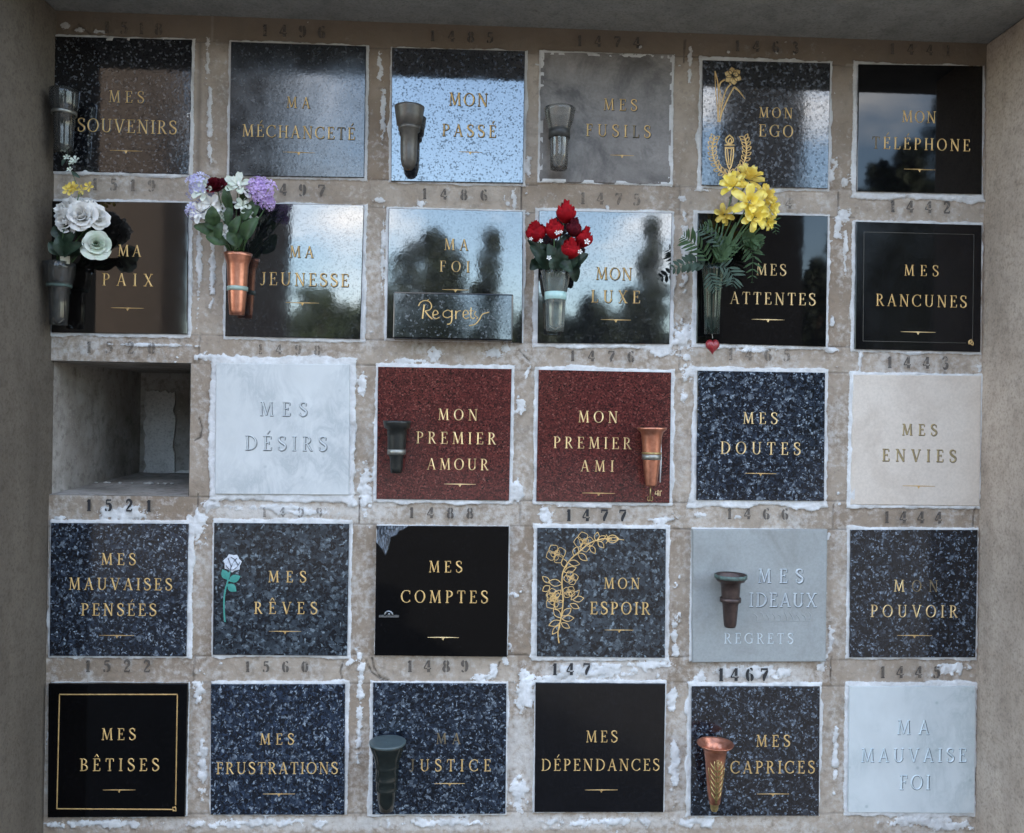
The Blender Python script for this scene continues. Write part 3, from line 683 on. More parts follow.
MATP = {(0,0):'fleck',(0,1):'mechant',(0,2):'speckle',(0,3):'fusils',(0,4):'speckle2',(0,5):'black',(1,0):'brownmirror',(1,1):'ripple',(1,2):'ripple',(1,3):'ripple2',
 (1,4):'black',(1,5):'blackmatt',(2,1):'marble',(2,2):'red',(2,3):'red',(2,4):'lab_blue',(2,5):'cream',(3,0):'lab_blue',(3,1):'lab_grey',(3,2):'jet',(3,3):'lab_grey',
 (3,4):'slate',(3,5):'lab_dark',(4,0):'jet',(4,1):'lab_streak',(4,2):'lab_blue',(4,3):'blackmatt',(4,4):'lab_dark',(4,5):'marble2'}
DESC = {(0,0):'dark flecked granite plaque with gold lettering MES SOUVENIRS',(0,1):'dark grey polished plaque with bronze lettering MA MÉCHANCETÉ',
 (0,2):'speckled granite plaque mirroring the sky with gold lettering MON PASSÉ',(0,3):'weathered grey brown stone plaque with gold lettering MES FUSILS',
 (0,4):'speckled grey plaque with gilded daffodil, torch and wreath and lettering MON EGO',(0,5):'polished black plaque with gold lettering MON TÉLÉPHONE',
 (1,0):'brownish black mirror plaque with gold lettering MA PAIX',(1,1):'rippled dark granite plaque with gold lettering MA JEUNESSE',
 (1,2):'rippled granite plaque lettered MA FOI mirroring tree shapes',(1,3):'glossy dark granite plaque mirroring clouds with lettering MON LUXE',
 (1,4):'polished black plaque with pale gold lettering MES ATTENTES',(1,5):'matt black plaque with thin engraved border and lettering MES RANCUNES',
 (2,1):'white marble plaque in wide white mortar with grey lettering MES DÉSIRS',(2,2):'red granite plaque with gold lettering MON PREMIER AMOUR',
 (2,3):'red granite plaque with gold lettering MON PREMIER AMI',(2,4):'blue pearl granite plaque with gold lettering MES DOUTES',
 (2,5):'cream limestone plaque with carved gold lettering MES ENVIES',(3,0):'blue pearl granite plaque with three gold lines MES MAUVAISES PENSÉES',
 (3,1):'pearl granite plaque with painted white rose and gold lettering MES RÊVES',(3,2):'polished black plaque with chipped top left corner lettered MES COMPTES',
 (3,3):'pearl granite plaque with golden rose branch and lettering MON ESPOIR',(3,4):'plain blue grey stone plaque with raised lettering MES IDEAUX',
 (3,5):'dark blue pearl granite plaque with half worn gold lettering MON POUVOIR',(4,0):'polished black plaque with thin gold frame line and lettering MES BÊTISES',
 (4,1):'streaky blue granite plaque with gold lettering MES FRUSTRATIONS',(4,2):'blue pearl granite plaque with faded gold lettering MA JUSTICE',
 (4,3):'honed black plaque without border and with lettering MES DÉPENDANCES',(4,4):'dark pearl granite plaque with gold lettering MES CAPRICES',
 (4,5):'bluish white marble plaque with relief lettering MA MAUVAISE FOI'}
M['greyletter'] = simple('grey_marble_letter', (.52, .55, .57), (.42, .45, .46), .5, 200, .1)
M['blueletter'] = simple('pale_marble_letter', (.58, .65, .69), (.50, .57, .60), .5, 200, .1)
M['slateletter'] = simple('pale_stone_letter', (.55, .60, .63), (.44, .48, .51), .5, 200, .1)
M['creamletter'] = gold('dull_gold_letter', (.42, .33, .16), (.26, .21, .12), .5, .4)
LMAT = {(2,1):('greyletter', .0022, 1.15), (4,5):('blueletter', .0026, 1.15), (3,4):('slateletter', .0024, 1.1), (2,5):('creamletter', .0012, 1.0)}
M['gold'] = gold('gilded_letter', (.74, .50, .21), (.48, .32, .13), .5, .4)
M['faintline'] = simple('faint_border_line', (.05, .045, .032), (.025, .023, .018), .5)
M['markgrey'] = simple('grey_shadow_outline', (.12, .13, .135), (.19, .205, .21), .7, 200, .1)
M['markblue'] = simple('blue_grey_shadow_outline', (.095, .115, .12), (.16, .19, .20), .7, 200, .1)
M['markslate'] = simple('dark_shadow_outline', (.085, .098, .105), (.13, .145, .15), .7, 200, .1)
M['markbrown'] = simple('brown_shadow_outline', (.14, .11, .075), (.2, .165, .12), .7, 200, .1)
SHADOW_OUTL = {(0,1): 'darkline', (0,2): 'darkline', (0,3): 'darkline', (0,4): 'darkline', (1,1): 'darkline', (1,2): 'darkline', (1,3): 'darkline', (0,0): 'darkline', (2,1): 'markgrey', (4,5): 'markblue', (3,4): 'markslate', (2,5): 'markbrown'}
plaque = {}
def local(k, px, py):
    p = at(px, py, -proud[k]); c = CEN[k]; return (p.x - c.x, p.z - c.z)
CEN = {k: (p[0] + p[1] + p[2] + p[3]) / 4 for k, p in PTS.items()}
def chip_outline(k, out):
    return out
for k in sorted(PQ):
    c = CEN[k]; P = [(p.x - c.x, p.z - c.z) for p in PTS[k]]
    out = [P[3], P[2], P[1], P[0]]
    if k == (3, 2):
        out = out[:3] + [local(k, *q) for q in ((408, 525.9), (403, 529.5), (399, 530.5), (396, 535), (391, 537), (389.5, 543), (388, 548.5), (385.5, 555.5), (383, 550), (379, 545.5), (376.1, 542))]
    cx = sum(p[0] for p in out) / len(out); cz = sum(p[1] for p in out) / len(out)
    bv = .0016 if k not in ((3, 4), (2, 5), (0, 3)) else .0035
    n = len(out)
    ins = []
    for i in range(n):
        a, q, d = out[i - 1], out[i], out[(i + 1) % n]
        e1 = Vector((q[0] - a[0], q[1] - a[1])).normalized(); e2 = Vector((d[0] - q[0], d[1] - q[1])).normalized()
        nn = Vector((-e1.y - e2.y, e1.x + e2.x)); nn.normalize()
        ins.append((q[0] + nn.x * bv, q[1] + nn.y * bv))
    mb = MB(); dep = .03
    mb.add([(x, 0, z) for x, z in ins] + [(x, bv * .7, z) for x, z in out] + [(x, dep, z) for x, z in out],
           [tuple(range(n))] + [(i, n + i, n + (i + 1) % n, (i + 1) % n) for i in range(n)] + [(n + i, 2 * n + i, 2 * n + (i + 1) % n, n + (i + 1) % n) for i in range(n)] + [tuple(range(2 * n, 3 * n))[::-1]])
    o = mb.build('memorial_plaque', M[MATP[k]], None, (c.x, -proud[k], c.z))
    tag(o, DESC[k], 'plaque', 'memorial plaques closing the niches')
    plaque[k] = o
    lines, fl = TXT[k]
    lm, hh, bold = LMAT.get(k, ('gold', .0011, .9))
    if k in ((1, 4), (2, 2), (2, 3), (3, 5), (2, 4)): lm = 'goldpale'; bold = .84
    if k in ((4, 3), (1, 5)): bold = .82
    if k in ((4, 2), (4, 1)): bold = .85
    if k in ((2, 1), (4, 5)): bold = .95
    for text, xl, xr, yt, yb in lines:
        sl = .012 if k[0] < 2 else .004
        a = local(k, xl, yb - sl * (xr - xl) * .5 * 0); e = local(k, xr, yb); u = local(k, xl, yt)
        cap = u[1] - a[1]; wl = e[0] - a[0]
        g, wmb = MB(), MB()
        write(g, wmb, text, (a[0], (a[1] + e[1]) / 2 - (e[1] - a[1]) * .0), (cap, (e[1] - a[1]) / wl * cap * 0 + 0.0), (0, cap), wl / cap, -.0001, hh, bold)
        if g.v: g.build('lettering', M[lm], o)
        if k in SHADOW_OUTL:
            g2 = MB(); dx_ = .0009; write(g2, g2, text, (a[0] + dx_, (a[1] + e[1]) / 2 - .0011), (cap, 0), (0, cap), wl / cap, -.00005, hh * .45, bold * 1.35)  # wider offset copy paints the raised letters' shadow line and worn outline
            g2.build('lettering_shadow_outline', M[SHADOW_OUTL[k]], o)
        if wmb.v: tag(wmb.build('lettering', M['goldworn'], o), 'worn letters that have lost most of their gold')
    if fl:
        x0, x1, yy = fl; a = local(k, x0, yy); e = local(k, x1, yy); mid = (a[0] + e[0]) / 2; r = e[0] - a[0]
        g = MB()
        ridge(g, [(a[0], a[1]), (mid, a[1]), (e[0], a[1])], [.0012, .0026, .0012], -.0001, .0006, (0, 0), (1, 0), (0, 1))
        ridge(g, [(mid, a[1] + .0005), (mid, a[1] - .0065)], [.009, .0015], -.0001, .001, (0, 0), (1, 0), (0, 1))
        g.build('flourish', M['goldpale' if k in ((1,4),(1,5),(2,2),(3,2)) else 'goldline'], o)

def art(k, name, mat, strokes, h=.0007, label=None):
    """strokes: list of (pixel points, width in px)"""
    g = MB()
    for pts, w in strokes:
        q = [local(k, *p) for p in pts]; n = len(q)
        ws = w if isinstance(w, list) else [w] * n
        ridge(g, q, [x * PX for x in ws], -.0001, h, (0, 0), (1, 0), (0, 1))
    o = g.build(name, M[mat], plaque[k])
    if label: o['label'] = label
    return o
def loop(cx, cy, a, L, w):
    """outline of a leaf or petal: start point, direction in degrees, length, width in px"""
    a = math.radians(a); dx, dy = math.cos(a), -math.sin(a); out = []
    for i in range(17):
        t = i / 16 * 2 * PI; u = (1 - math.cos(t)) / 2; v = math.sin(t) * math.sin(PI * u) ** .6 * w / 2
        out.append((cx + dx * L * u - dy * v, cy + dy * L * u + dx * v))
    return out
def leaf_fill(k, g, cx, cy, a, L, w, lift=.0004):
    pts = [local(k, *p) for p in loop(cx, cy, a, L, w)[:-1]]
    c = (sum(p[0] for p in pts) / 16, sum(p[1] for p in pts) / 16)
    g.add([(p[0], -.0001, p[1]) for p in pts] + [(c[0], -lift - .0006, c[1])], [(i, (i + 1) % 16, 16) for i in range(16)])

# MON EGO: daffodil, torch and laurel wreath
k = (0, 4)
g = MB()
for i in range(6): leaf_fill(k, g, 733, 76, 90 + i * 60 + 8, 9.5, 8, .0003 + .00012 * i)
g.build('engraved_daffodil', M['goldline'], plaque[k])
art(k, 'engraved_daffodil', 'goldline', [([(735 + 4 * math.cos(t * .7), 75 + 3.6 * math.sin(t * .7)) for t in range(10)], 1.2)] +
    
    [(smooth([(731, 84), (726, 90), (722, 104), (720, 120)]), 1.4), (smooth([(734, 87), (728, 98), (722, 112), (719.5, 122)]), 1.4),
     (smooth([(715, 71), (718, 84), (719, 102), (718, 122)]), 1.2), (smooth([(718, 120), (717, 104), (715.5, 88), (715, 71)]), .8),
     (smooth([(734, 87), (739, 91), (745, 99)]), [1.6, 2.2, 2.2, 2.2, 2, 2, 1.8, 1.6, 1.4, 1.2, 1, .8, .6]), (smooth([(731, 84), (726, 80), (721, 82), (719, 87)]), 1.6), (smooth([(719, 87), (721, 96), (720, 108)]), .8)])
wr = []
for s, cx in ((-1, 729.5), (1, 729.5)):
    arc_ = smooth([(cx, 175), (cx + s * 10, 170), (cx + s * 16, 158), (cx + s * 17, 146), (cx + s * 15, 138)], 5)
    wr.append((arc_, 1.3))
    for i in range(1, len(arc_), 2):
        x, y = arc_[i]; x2, y2 = arc_[min(i + 1, len(arc_) - 1)]; x1_, y1_ = arc_[i - 1]
        aa = math.degrees(math.atan2(-(y2 - y1_), x2 - x1_))
        wr += [(loop(x, y, aa + 48, 6, 3), .9), (loop(x, y, aa - 48, 6, 3), .9)]
art(k, 'engraved_wreath', 'gold', wr)
art(k, 'engraved_torch', 'gold', [(smooth([(725.5, 147), (726, 158), (729.5, 169), (733, 158), (733.5, 147)]), 1.3), ([(725, 148), (734, 148)], 2), ([(724.5, 145), (734.5, 145)], 1.4),
    ([(727.5, 149), (729, 165)], 1), ([(731.5, 149), (730, 165)], 1), (loop(729.5, 145, 90, 10, 8), 1.4), (loop(729.5, 144, 80, 6, 3), 1), ([(729.5, 168), (729.5, 174)], 1.2)])
art((0, 4), 'petal_outline', 'darkline', [(loop(733, 76, 90 + i * 60 + 8, 9.5, 8), .65) for i in range(6)] + [([(735 + 3.4 * math.cos(t * .7), 75 + 3.2 * math.sin(t * .7)) for t in range(10)], 1.2)], .0022)
# MON ESPOIR: rose branch
k = (3, 3)
br = [(smooth([(559, 643), (558, 632), (561, 618), (563, 602), (562, 586), (563, 572), (570, 560), (580, 551), (590, 543), (602, 539), (612, 539)], 5), 1.4)]
def rosette(x, y, r, a0):
    out = [([(x + r * (.08 + .024 * t) * math.cos(t * .6), y + r * (.08 + .024 * t) * math.sin(t * .6)) for t in range(12)], .65)]
    for i in range(4): out.append((loop(x + r * .1 * math.cos(i * 1.57), y - r * .1 * math.sin(i * 1.57), a0 + i * 90 + (i % 2) * 14, r * 1.05, r * 1.15), .75))
    for i in range(3): out.append((loop(x, y + r * .1, a0 + 40 + i * 105, r * .62, r * .6), .65))
    return out
for a in ((556, 554, 9, 20), (555, 601, 9, 40), (584, 542, 9, 0), (571, 578, 6.5, 10), (569, 592, 6, 60), (553, 595, 6, 0)): br += rosette(*a)
for x, y, a, L, w in ((561, 618, 130, 12, 6), (561, 621, 200, 13, 6), (560, 625, 230, 12, 5), (562, 616, 40, 12, 6), (562, 619, 5, 12, 6), (561, 623, -30, 10, 5),
    (562, 584, 170, 14, 7), (550, 583, 140, 10, 5), (550, 586, 215, 9, 6), (561, 590, 225, 12, 6), (564, 572, 20, 13, 6), (568, 562, -10, 12, 6), (574, 556, 70, 10, 6), (578, 553, -40, 12, 6),
    (571, 600, 50, 13, 5), (573, 600, 10, 11, 6), (570, 604, -25, 10, 5), (596, 541, 80, 9, 5), (597, 541, 30, 10, 5), (598, 541, -50, 9, 5), (566, 568, 110, 10, 6), (590, 545, -60, 10, 5)):
    br.append((loop(x, y, a, L, w), .9))
br += [(loop(606, 539, 0, 13, 8), 1.1), (loop(606, 539, 0, 13, 3.5), .9), ([(606, 534.5), (609, 539), (606, 543.5)], .9), ([(617, 539), (624, 540)], .8)]
art(k, 'engraved_rose_branch', 'gold', [(p_, w_ * .85) for p_, w_ in br], .0006)
# MES RÊVES: painted rose
k = (3, 1)
g = MB(); ox, oy = 232.5, 563
for i in range(7): leaf_fill(k, g, ox + 2 * math.cos(i * .9), oy - 2 * math.sin(i * .9), i * 51.4 + 12, 7.5, 8, .0002 + .00012 * i)
leaf_fill(k, g, ox - 5, oy, 0, 11, 11, .0018)
g.build('painted_rose', M['whitepaint'], plaque[k])
art(k, 'painted_rose_outline', 'darkline', [(smooth([(228, 558), (231, 566), (230, 571)]), .8), (smooth([(237, 558), (233, 563), (230, 571)]), .8), (smooth([(231, 557), (235, 560), (238, 565)]), .7), (smooth([(226, 565), (229, 569), (234, 570)]), .7), (smooth([(240, 562), (237, 567), (233, 570)]), .7)], .0028)
g = MB()
for a in ((228, 580, 118, 12, 8), (228.5, 581, 22, 13, 8), (227, 584, -38, 12, 8)): leaf_fill(k, g, *a)
g.build('painted_leaf', M['teal'], plaque[k])
art(k, 'painted_stem', 'teal', [(smooth([(230, 571), (228, 580), (224.5, 594), (224, 610), (225, 622)]), 1.6)], .0006)
# frames and small marks
k = (4, 0)
art(k, 'engraved_frame', 'goldline', [([(59.4, 694.5), (177.3, 694.5)], 1.2), ([(177.3, 694.5), (175.6, 805)], 1.2), ([(172, 809.5), (56.8, 808.8)], 1.2), ([(56.8, 808.8), (59.4, 694.5)], 1.2), (loop(173, 811, 60, 5, 3), .8), (loop(176, 811, 130, 5, 3), .8)])
k = (1, 5)
art(k, 'engraved_frame', 'faintline', [([(864, 232), (974, 234.5)], .6), ([(974, 234.5), (972.5, 342)], .6), ([(966, 343), (863, 341)], .6), ([(863, 341), (864, 232)], .6)], .0002)
art(k, 'engraved_mark', 'goldline', [(loop(969, 344, 60, 5, 3), 1), (loop(970, 340, -60, 6, 3), 1)], .0004)
k = (2, 3)
art(k, 'engraved_mark', 'goldpale', [([(656, 491), (655, 494), (659, 494)], .8), ([(658, 490), (658, 496)], .8), ([(660, 496), (660, 491), (662, 491)], .8)], .0003)
k = (3, 4)
g = MB(); a = local(k, 724, 643.5); e = local(k, 793, 643.5); u = local(k, 724, 633)
write(g, g, 'REGRETS', a, (u[1] - a[1], 0), (0, u[1] - a[1]), (e[0] - a[0]) / (u[1] - a[1]), -.0001, .0016, .9)
g.build('lettering', M['slateletter'], plaque[k])
rr = random.Random(3)
art(k, 'worn_inscription', 'slate', [(smooth([(754 + i * 6 + rr.uniform(-1, 1), 613 + rr.uniform(-1, 2)), (757 + i * 6, 617 + rr.uniform(-2, 2)), (755 + i * 6 + rr.uniform(0, 3), 621)]), 1.3) for i in range(10)] + [([(755, 622), (810, 621)], .6)], .0009)
k = (4, 5)
# MES COMPTES: broken corner and a small clip
k = (3, 2); o = plaque[k]
cp = [local(k, *q) for q in ((376.1, 525.6), (408, 525.9), (403, 529.5), (399, 530.5), (396, 535), (391, 537), (389.5, 543), (388, 548.5), (385.5, 555.5), (383, 550), (379, 545.5), (376.1, 542))]
g = MB(); n = len(cp)
inner = [(.5 * (p[0] + cp[0][0]), .5 * (p[1] + cp[0][1])) for p in cp]
rr = random.Random(9)
g.add([(p[0], .0012, p[1]) for p in cp] + [(p[0] + rr.uniform(-.003, .003), .006 + rr.uniform(-.003, .003), p[1] + rr.uniform(-.003, .003)) for p in inner], [(i, i + 1, n + i + 1, n + i) for i in range(1, n - 1)] + [tuple([0] + list(range(n + 1, 2 * n)))] )
t = NT('broken_granite'); v = t.coord(); vs = t.n('VectorMath', {'operation': 'MULTIPLY'}, i0=v, i1=(1, 1, .25)).outputs[0]
nz = t.noise(vs, 260, 4)
M['broken'] = t.bsdf(Base_Color=t.ramp(nz, [(.4, (.012, .014, .02)), (.6, (.10, .125, .16)), (.7, (.24, .28, .33))]), Roughness=.3, Normal=t.bump(nz.outputs[0], .8, .004))
g.build('chipped_corner', M['broken'], o)
g = MB(); c0 = local(k, 388, 616); c1 = local(k, 379, 616); c2 = local(k, 399, 614.5)
g.box(c1[0], c2[0], -.004, -.0003, c0[1] - .0025, c0[1] + .003)
g.tube([(c0[0] + .002 + .0095 * math.cos(a * PI / 8), -.005, c0[1] + .002 + .011 * math.sin(a * PI / 8)) for a in range(9)], .0028, 8)
g.tube([(c0[0] + .003, -.0005, c0[1] + .006), (c0[0] + .003, -.008, c0[1] + .006)], .003, 8)
g.build('clip', M['chrome'], o)

# the small Regrets block standing on the lower half of MA FOI
RB = .045
q = [at(*p, -RB) for p in ((393, 291.5), (513, 294), (513, 341), (393, 338.6))]
cx, cz = sum(p.x for p in q) / 4, sum(p.z for p in q) / 4
mb = MB(); P = [(p.x - cx, p.z - cz) for p in (q[3], q[2], q[1], q[0])]
hw, hh_ = (P[1][0] - P[0][0]) / 2, (P[2][1] - P[1][1]) / 2
mb.box(-hw, hw, 0, RB - proud[(1, 2)] - .001, -hh_, hh_)
ro = mb.build('memorial_block', M['black'], None, (cx, -RB, cz), bevel=.0035)
g = MB(); g.box(-hw + .0045, hw - .0045, -.0006, .002, -hh_ + .0045, hh_ - .0045); g.build('polished_face', M['blockface'], ro); ro.rotation_euler.x = math.radians(-1.6)
tag(ro, 'small dark flecked granite block with gold script Regrets on the MA FOI plaque', 'memorial block')
def rl(X, Y):
    p = at(380 + X * .1465, 280 + Y * .1465, -RB); return (p.x - cx, p.z - cz)
g = MB()
for pts, w in (([(262, 178), (278, 152), (308, 140), (338, 150), (352, 178), (340, 203), (308, 212)], 10), ([(302, 168), (296, 215), (290, 264)], 13), ([(308, 212), (332, 244), (358, 268)], 12), ([(320, 142), (332, 132)], 8),
    ([(364, 240), (394, 232), (392, 215), (377, 207), (363, 222), (363, 250), (380, 265), (406, 254)], 9),
    ([(489, 220), (464, 206), (435, 220), (433, 245), (458, 258), (489, 246)], 9), ([(491, 206), (490, 270), (481, 296), (458, 303)], 11),
    ([(518, 210), (518, 266)], 11), ([(519, 232), (534, 212), (553, 212)], 8),
    ([(570, 240), (600, 232), (598, 215), (583, 207), (569, 222), (569, 250), (586, 265), (606, 256)], 9),
    ([(622, 188), (620, 250), (634, 264), (646, 256)], 10), ([(604, 212), (644, 210)], 6),
    ([(655, 214), (645, 232), (652, 246), (666, 256), (660, 268)], 8), ([(608, 312), (650, 302), (680, 268), (700, 234), (745, 220)], 10)):
    s = smooth(pts, 5) if len(pts) > 2 else pts
    ridge(g, [rl(*p) for p in s], [w * .105 * PX] * len(s), -.0007, .0009, (0, 0), (1, 0), (0, 1))
g.build('lettering', M['gold'], ro)

# ------------------------------------------------------------------ stencilled niche numbers on the stone
def stencil(name, c, op):
    t = NT(name); v = t.coord(False); nz = t.noise(v, 130, 4, .7); n2 = t.noise(v, 35, 3)
    m = t.math('ADD', t.math('ADD', nz.outputs[0], .06), t.math('MULTIPLY', t.math('SUBTRACT', n2.outputs[0], .5), .5))
    f = t.ramp(m, [(.5 - op * .35, 0), (.62 - op * .3, 1)])
    pr = t.n('BsdfPrincipled', None, Base_Color=c, Roughness=.8); tr = t.n('BsdfTransparent')
    f = t.math('MULTIPLY', f, min(1, .3 + op))
    t.t.links.new(t.n('MixShader', None, i0=f, i1=tr, i2=pr).outputs[0], t.out.inputs[0]); return t.m
ST = [stencil('faint_stencil_paint', (.06, .05, .042), .3), stencil('worn_stencil_paint', (.05, .042, .037), .5), stencil('dark_stencil_paint', (.02, .02, .022), .85)]
NUM = (('1518',104,162,21,33,0),('1496',262,325,24,36,1),('1485',430,493,30,41,1),('1474',577,640,35,46,1),('1463',735,798,40,51,1),('1441',890,950,43,54,0),
 ('1519',92,155,178,190,0),('1497',262,325,183,195,1),('1486',422,487,188,199,1),('1475',580,640,192,204,0),('1464',728,792,196,207,0),('1442',890,950,200,212,1),
 ('1520',86,155,341,353,0),('1498',258,320,344,354,0),('1476',570,634,350,361,1),('1465',728,790,348,360,0),('1443',887,948,356,368,1),
 ('1521',86,151,499,511,2),('1499',262,322,507,517,0),('1488',409,473,507,518,1),('1477',566,626,509,521,2),('1466',727,788,508,519,1),('1444',884,942,511,523,1),
 ('1522',85,150,660,672,1),('1560',245,308,661,672,1),('1489',407,468,660,672,1),('147',552,590,663,675,2),('1467',718,768,668,681,2),('1445',880,940,666,678,1))
for txt, x0, x1, y0, y1, lv in NUM:
    Yn = -.0085
    a, e, u = at(x0, y1, Yn), at(x1, y1, Yn), at(x0, y0, Yn)
    cap = u.z - a.z; sl = (at(x1, y1 + .0164 * (x1 - x0), Yn).z - e.z)
    g = MB(); write(g, g, txt, (a.x, a.z), (cap, 0), (0, cap), (e.x - a.x) / cap, Yn, .0003, 1.15)
    g.build('niche_number', ST[lv], wall, recalc=False)

# ------------------------------------------------------------------ flower vases
def vase(key, cxp, prof, Yc, label, mats, bands=(), extra=None, inner=True, flute=0, fl=0.0, n=40):
    """prof: (half width px, y px) from rim to foot; bands: (y0, y1, half width, material)"""
    sc_ = mpp(Yc); top = prof[0][1]
    base = at(cxp, prof[-1][1], Yc)
    o = empty('flower_vase', base, label, 'vase', 'flower vases fixed to the plaques')
    zz = lambda y: (prof[-1][1] - y) * sc_
    pr = [(max(r, .02) * sc_, zz(y)) for r, y in prof]
    g = MB(); th = .0016
    full = pr[::-1]
    if inner:
        full = full + [(full[-1][0] - th, full[-1][1])] + [(max(r - th, .0005), z) for r, z in pr[1:-1]]
    full = [(0.0004, full[0][1])] + full
    if inner: full.append((.0004, zz(prof[-1][1]) + th * 2))
    g.lathe(full, n=n, flute=flute, fl=fl); g.build('body', mats, o)
    for y0, y1, hw, m in bands:
        b_ = MB(); b_.lathe([((hw - .8) * sc_, zz(y1)), (hw * sc_, zz(y1) + .0006), (hw * sc_, zz(y0) - .0006), ((hw - .8) * sc_, zz(y0))], n=32)
        b_.build('collar', M[m], o)
    # bracket back to the plaque
    yb = (bands[-1][0] + bands[-1][1]) / 2 + 3 if bands and key != (2, 3) else prof[-4][1]
    d = -proud[key] - Yc
    b_ = MB(); hw = prof[-4][0] * sc_
    b_.box(-.004, .004, hw * .85, d - .0004, zz(yb) - .004, zz(yb) + .004)
    b_.box(-.007, .007, d - .003, d - .0003, zz(yb) - .008, zz(yb) + .008)
    b_.build('bracket', M[mats_b.get(key, 'blackmetal')], o, bevel=.0008)
    if extra: extra(o, zz, sc_)
    return o, Vector((base.x, Yc, base.z + zz(top)))
mats_b = {(1, 1): 'pewter', (2, 3): 'pewter', (4, 4): 'brass'}
V = {}
V[(0,0)] = vase((0,0), 63.5, [(14,92),(13.6,96),(12.8,106),(11.6,113),(9.6,116),(9.2,130),(8.6,146),(8,152.5)], -.052, 'smoked plastic vase with bright collar on the left edge of the MES SOUVENIRS plaque', M['smoke'], [(112,116,11.4,'pewter')])
V[(1,0)] = vase((1,0), 58.5, [(15.5,264),(14.6,270),(13.5,280),(12,285),(9.4,290),(9,305),(8.6,318),(8.2,325)], -.052, 'smoked plastic vase holding white roses beside the MA PAIX lettering', M['smoke'], [(283.5,288,11.6,'patina')])
V[(1,1)] = vase((1,1), 237, [(14,254.5),(12.8,257.5),(12.2,260),(11,263),(10.3,266),(9.6,280),(8.8,296),(7.6,311),(7,315)], -.045, 'copper cone vase with pale green band below the mixed bouquet left of MA JEUNESSE', M['copper'], [(287,291.5,10.1,'mintdull')])
def rusty(o, zz, s):
    g = MB(); g.lathe([(.0004, zz(170) - .0005), (.005, zz(169)), (.0075, zz(165.5)), (.0085, zz(161.5))], n=20)
    g2 = MB(); g2.add([(0, 0, 0)], [])
    g.build('rusty_tip', M['rust'], o)
V[(0,2)] = vase((0,2), 408.5, [(15,107.5),(14.6,109.5),(13.6,117),(12.4,125.5),(10.4,126.5),(10.4,131),(8.5,132.5),(8.4,150),(8,160),(6.6,166),(3.6,169.6)], -.048, 'dull grey metal vase with round rusty tip on the MON PASSÉ plaque', M['zinc'], [(126.5,131,10.9,'zinc')], rusty)
V[(0,3)] = vase((0,3), 558.8, [(16.2,109),(15.4,112),(13.6,121),(11.2,128),(9.6,139),(9.2,155),(8.5,169)], -.050, 'empty clear plastic vase with black band on the MES FUSILS plaque', M['clear'], [(128.5,139,10.9,'darkrubber')])
V[(1,3)] = vase((1,3), 555, [(15.3,271),(14.2,276),(12.8,285),(11.4,291),(10.4,294),(9.9,310),(9.2,326),(8.8,331.5)], -.048, 'clear plastic vase with mint collar holding red roses beside MON LUXE', M['clearwhite'], [(292,300,11,'mint')])
V[(1,4)] = vase((1,4), 711.8, [(11.4,264),(10.6,270),(9.2,284),(8.2,300),(7.6,316),(7.2,334)], -.045, 'dark green fluted glass vase holding yellow flowers on the MES ATTENTES plaque', M['greenglass'], [], None, True, 12, .05, 72)
V[(2,2)] = vase((2,2), 396.3, [(14,421),(13.8,423),(12.6,428),(10,429.5),(9.4,436),(9,449),(8.2,455),(6.8,458),(6.2,468),(5.6,473)], -.045, 'small black metal vase with pewter ring on the red MON PREMIER AMOUR plaque', M['blackmetal'], [(449.3,454.6,9.3,'pewter')])
def hook(o, zz, s):
    g = MB(); g.tube([(-.001, 0, zz(486)), (-.001, .004, zz(500))], .0016, 8)
    for d in (-1, 1): g.tube([(-.001 + d * (.003 + .0035 * math.cos(a * PI / 6)), .004, zz(500) + .003 - .0042 * math.sin(a * PI / 6) * 1.4) for a in range(-2, 8)], .0009, 6)
    g.build('hook', M['brass'], o)
    g = MB(); g.tube([(.0245, .006, zz(442)), (.0245, .006, zz(460)), (.0235, .006, zz(482.5))], [.0008, .0022, .0014], 8); g.build('pin', M['whiteplastic'], o)
V[(2,3)] = vase((2,3), 651, [(15,427),(14.6,429),(11.6,431.5),(10.3,436),(9.6,444),(9.2,452),(8.8,460),(7.6,470),(5.8,484.5),(5.4,486)], -.051, 'polished copper vase with hook underneath on the red MON PREMIER AMI plaque', M['copper'], [(454,459.5,9.7,'pewter'),(451.8,453.8,9.9,'brass')], hook)
V[(3,4)] = vase((3,4), 730, [(16,574),(15.6,577),(13.8,580.5),(9.8,582),(9.3,590),(8.9,597),(8.6,602),(7.9,604),(7,616),(6.2,625),(5.4,627)], -.062, 'brown bronze vase with green patina rim on the blue grey MES IDEAUX plaque', M['bronze'], [(573.6,577.6,16.3,'patina'),(597,601.6,10.6,'bronze')])
V[(4,2)] = vase((4,2), 386.5, [(17.8,742),(17.4,746),(14.6,754),(12.4,760),(11.6,766),(11.8,767),(11.2,768),(11.2,778),(11.5,779),(10.9,780),(10.6,788),(10.9,789),(10.2,790),(8.8,800),(7,810)], -.062, 'dark green glazed vase with grey rim standing over the MA JUSTICE plaque', M['greenvase'], [], lambda o, zz, s: (lambda g: (g.lathe([(17.2 * s, zz(744.6)), (18 * s, zz(743.6)), (18.2 * s, zz(741.9)), (16.6 * s, zz(741.6)), (.3 * s, zz(742.6))], n=40), g.build('rim', M['greenrim'], o)))(MB()))
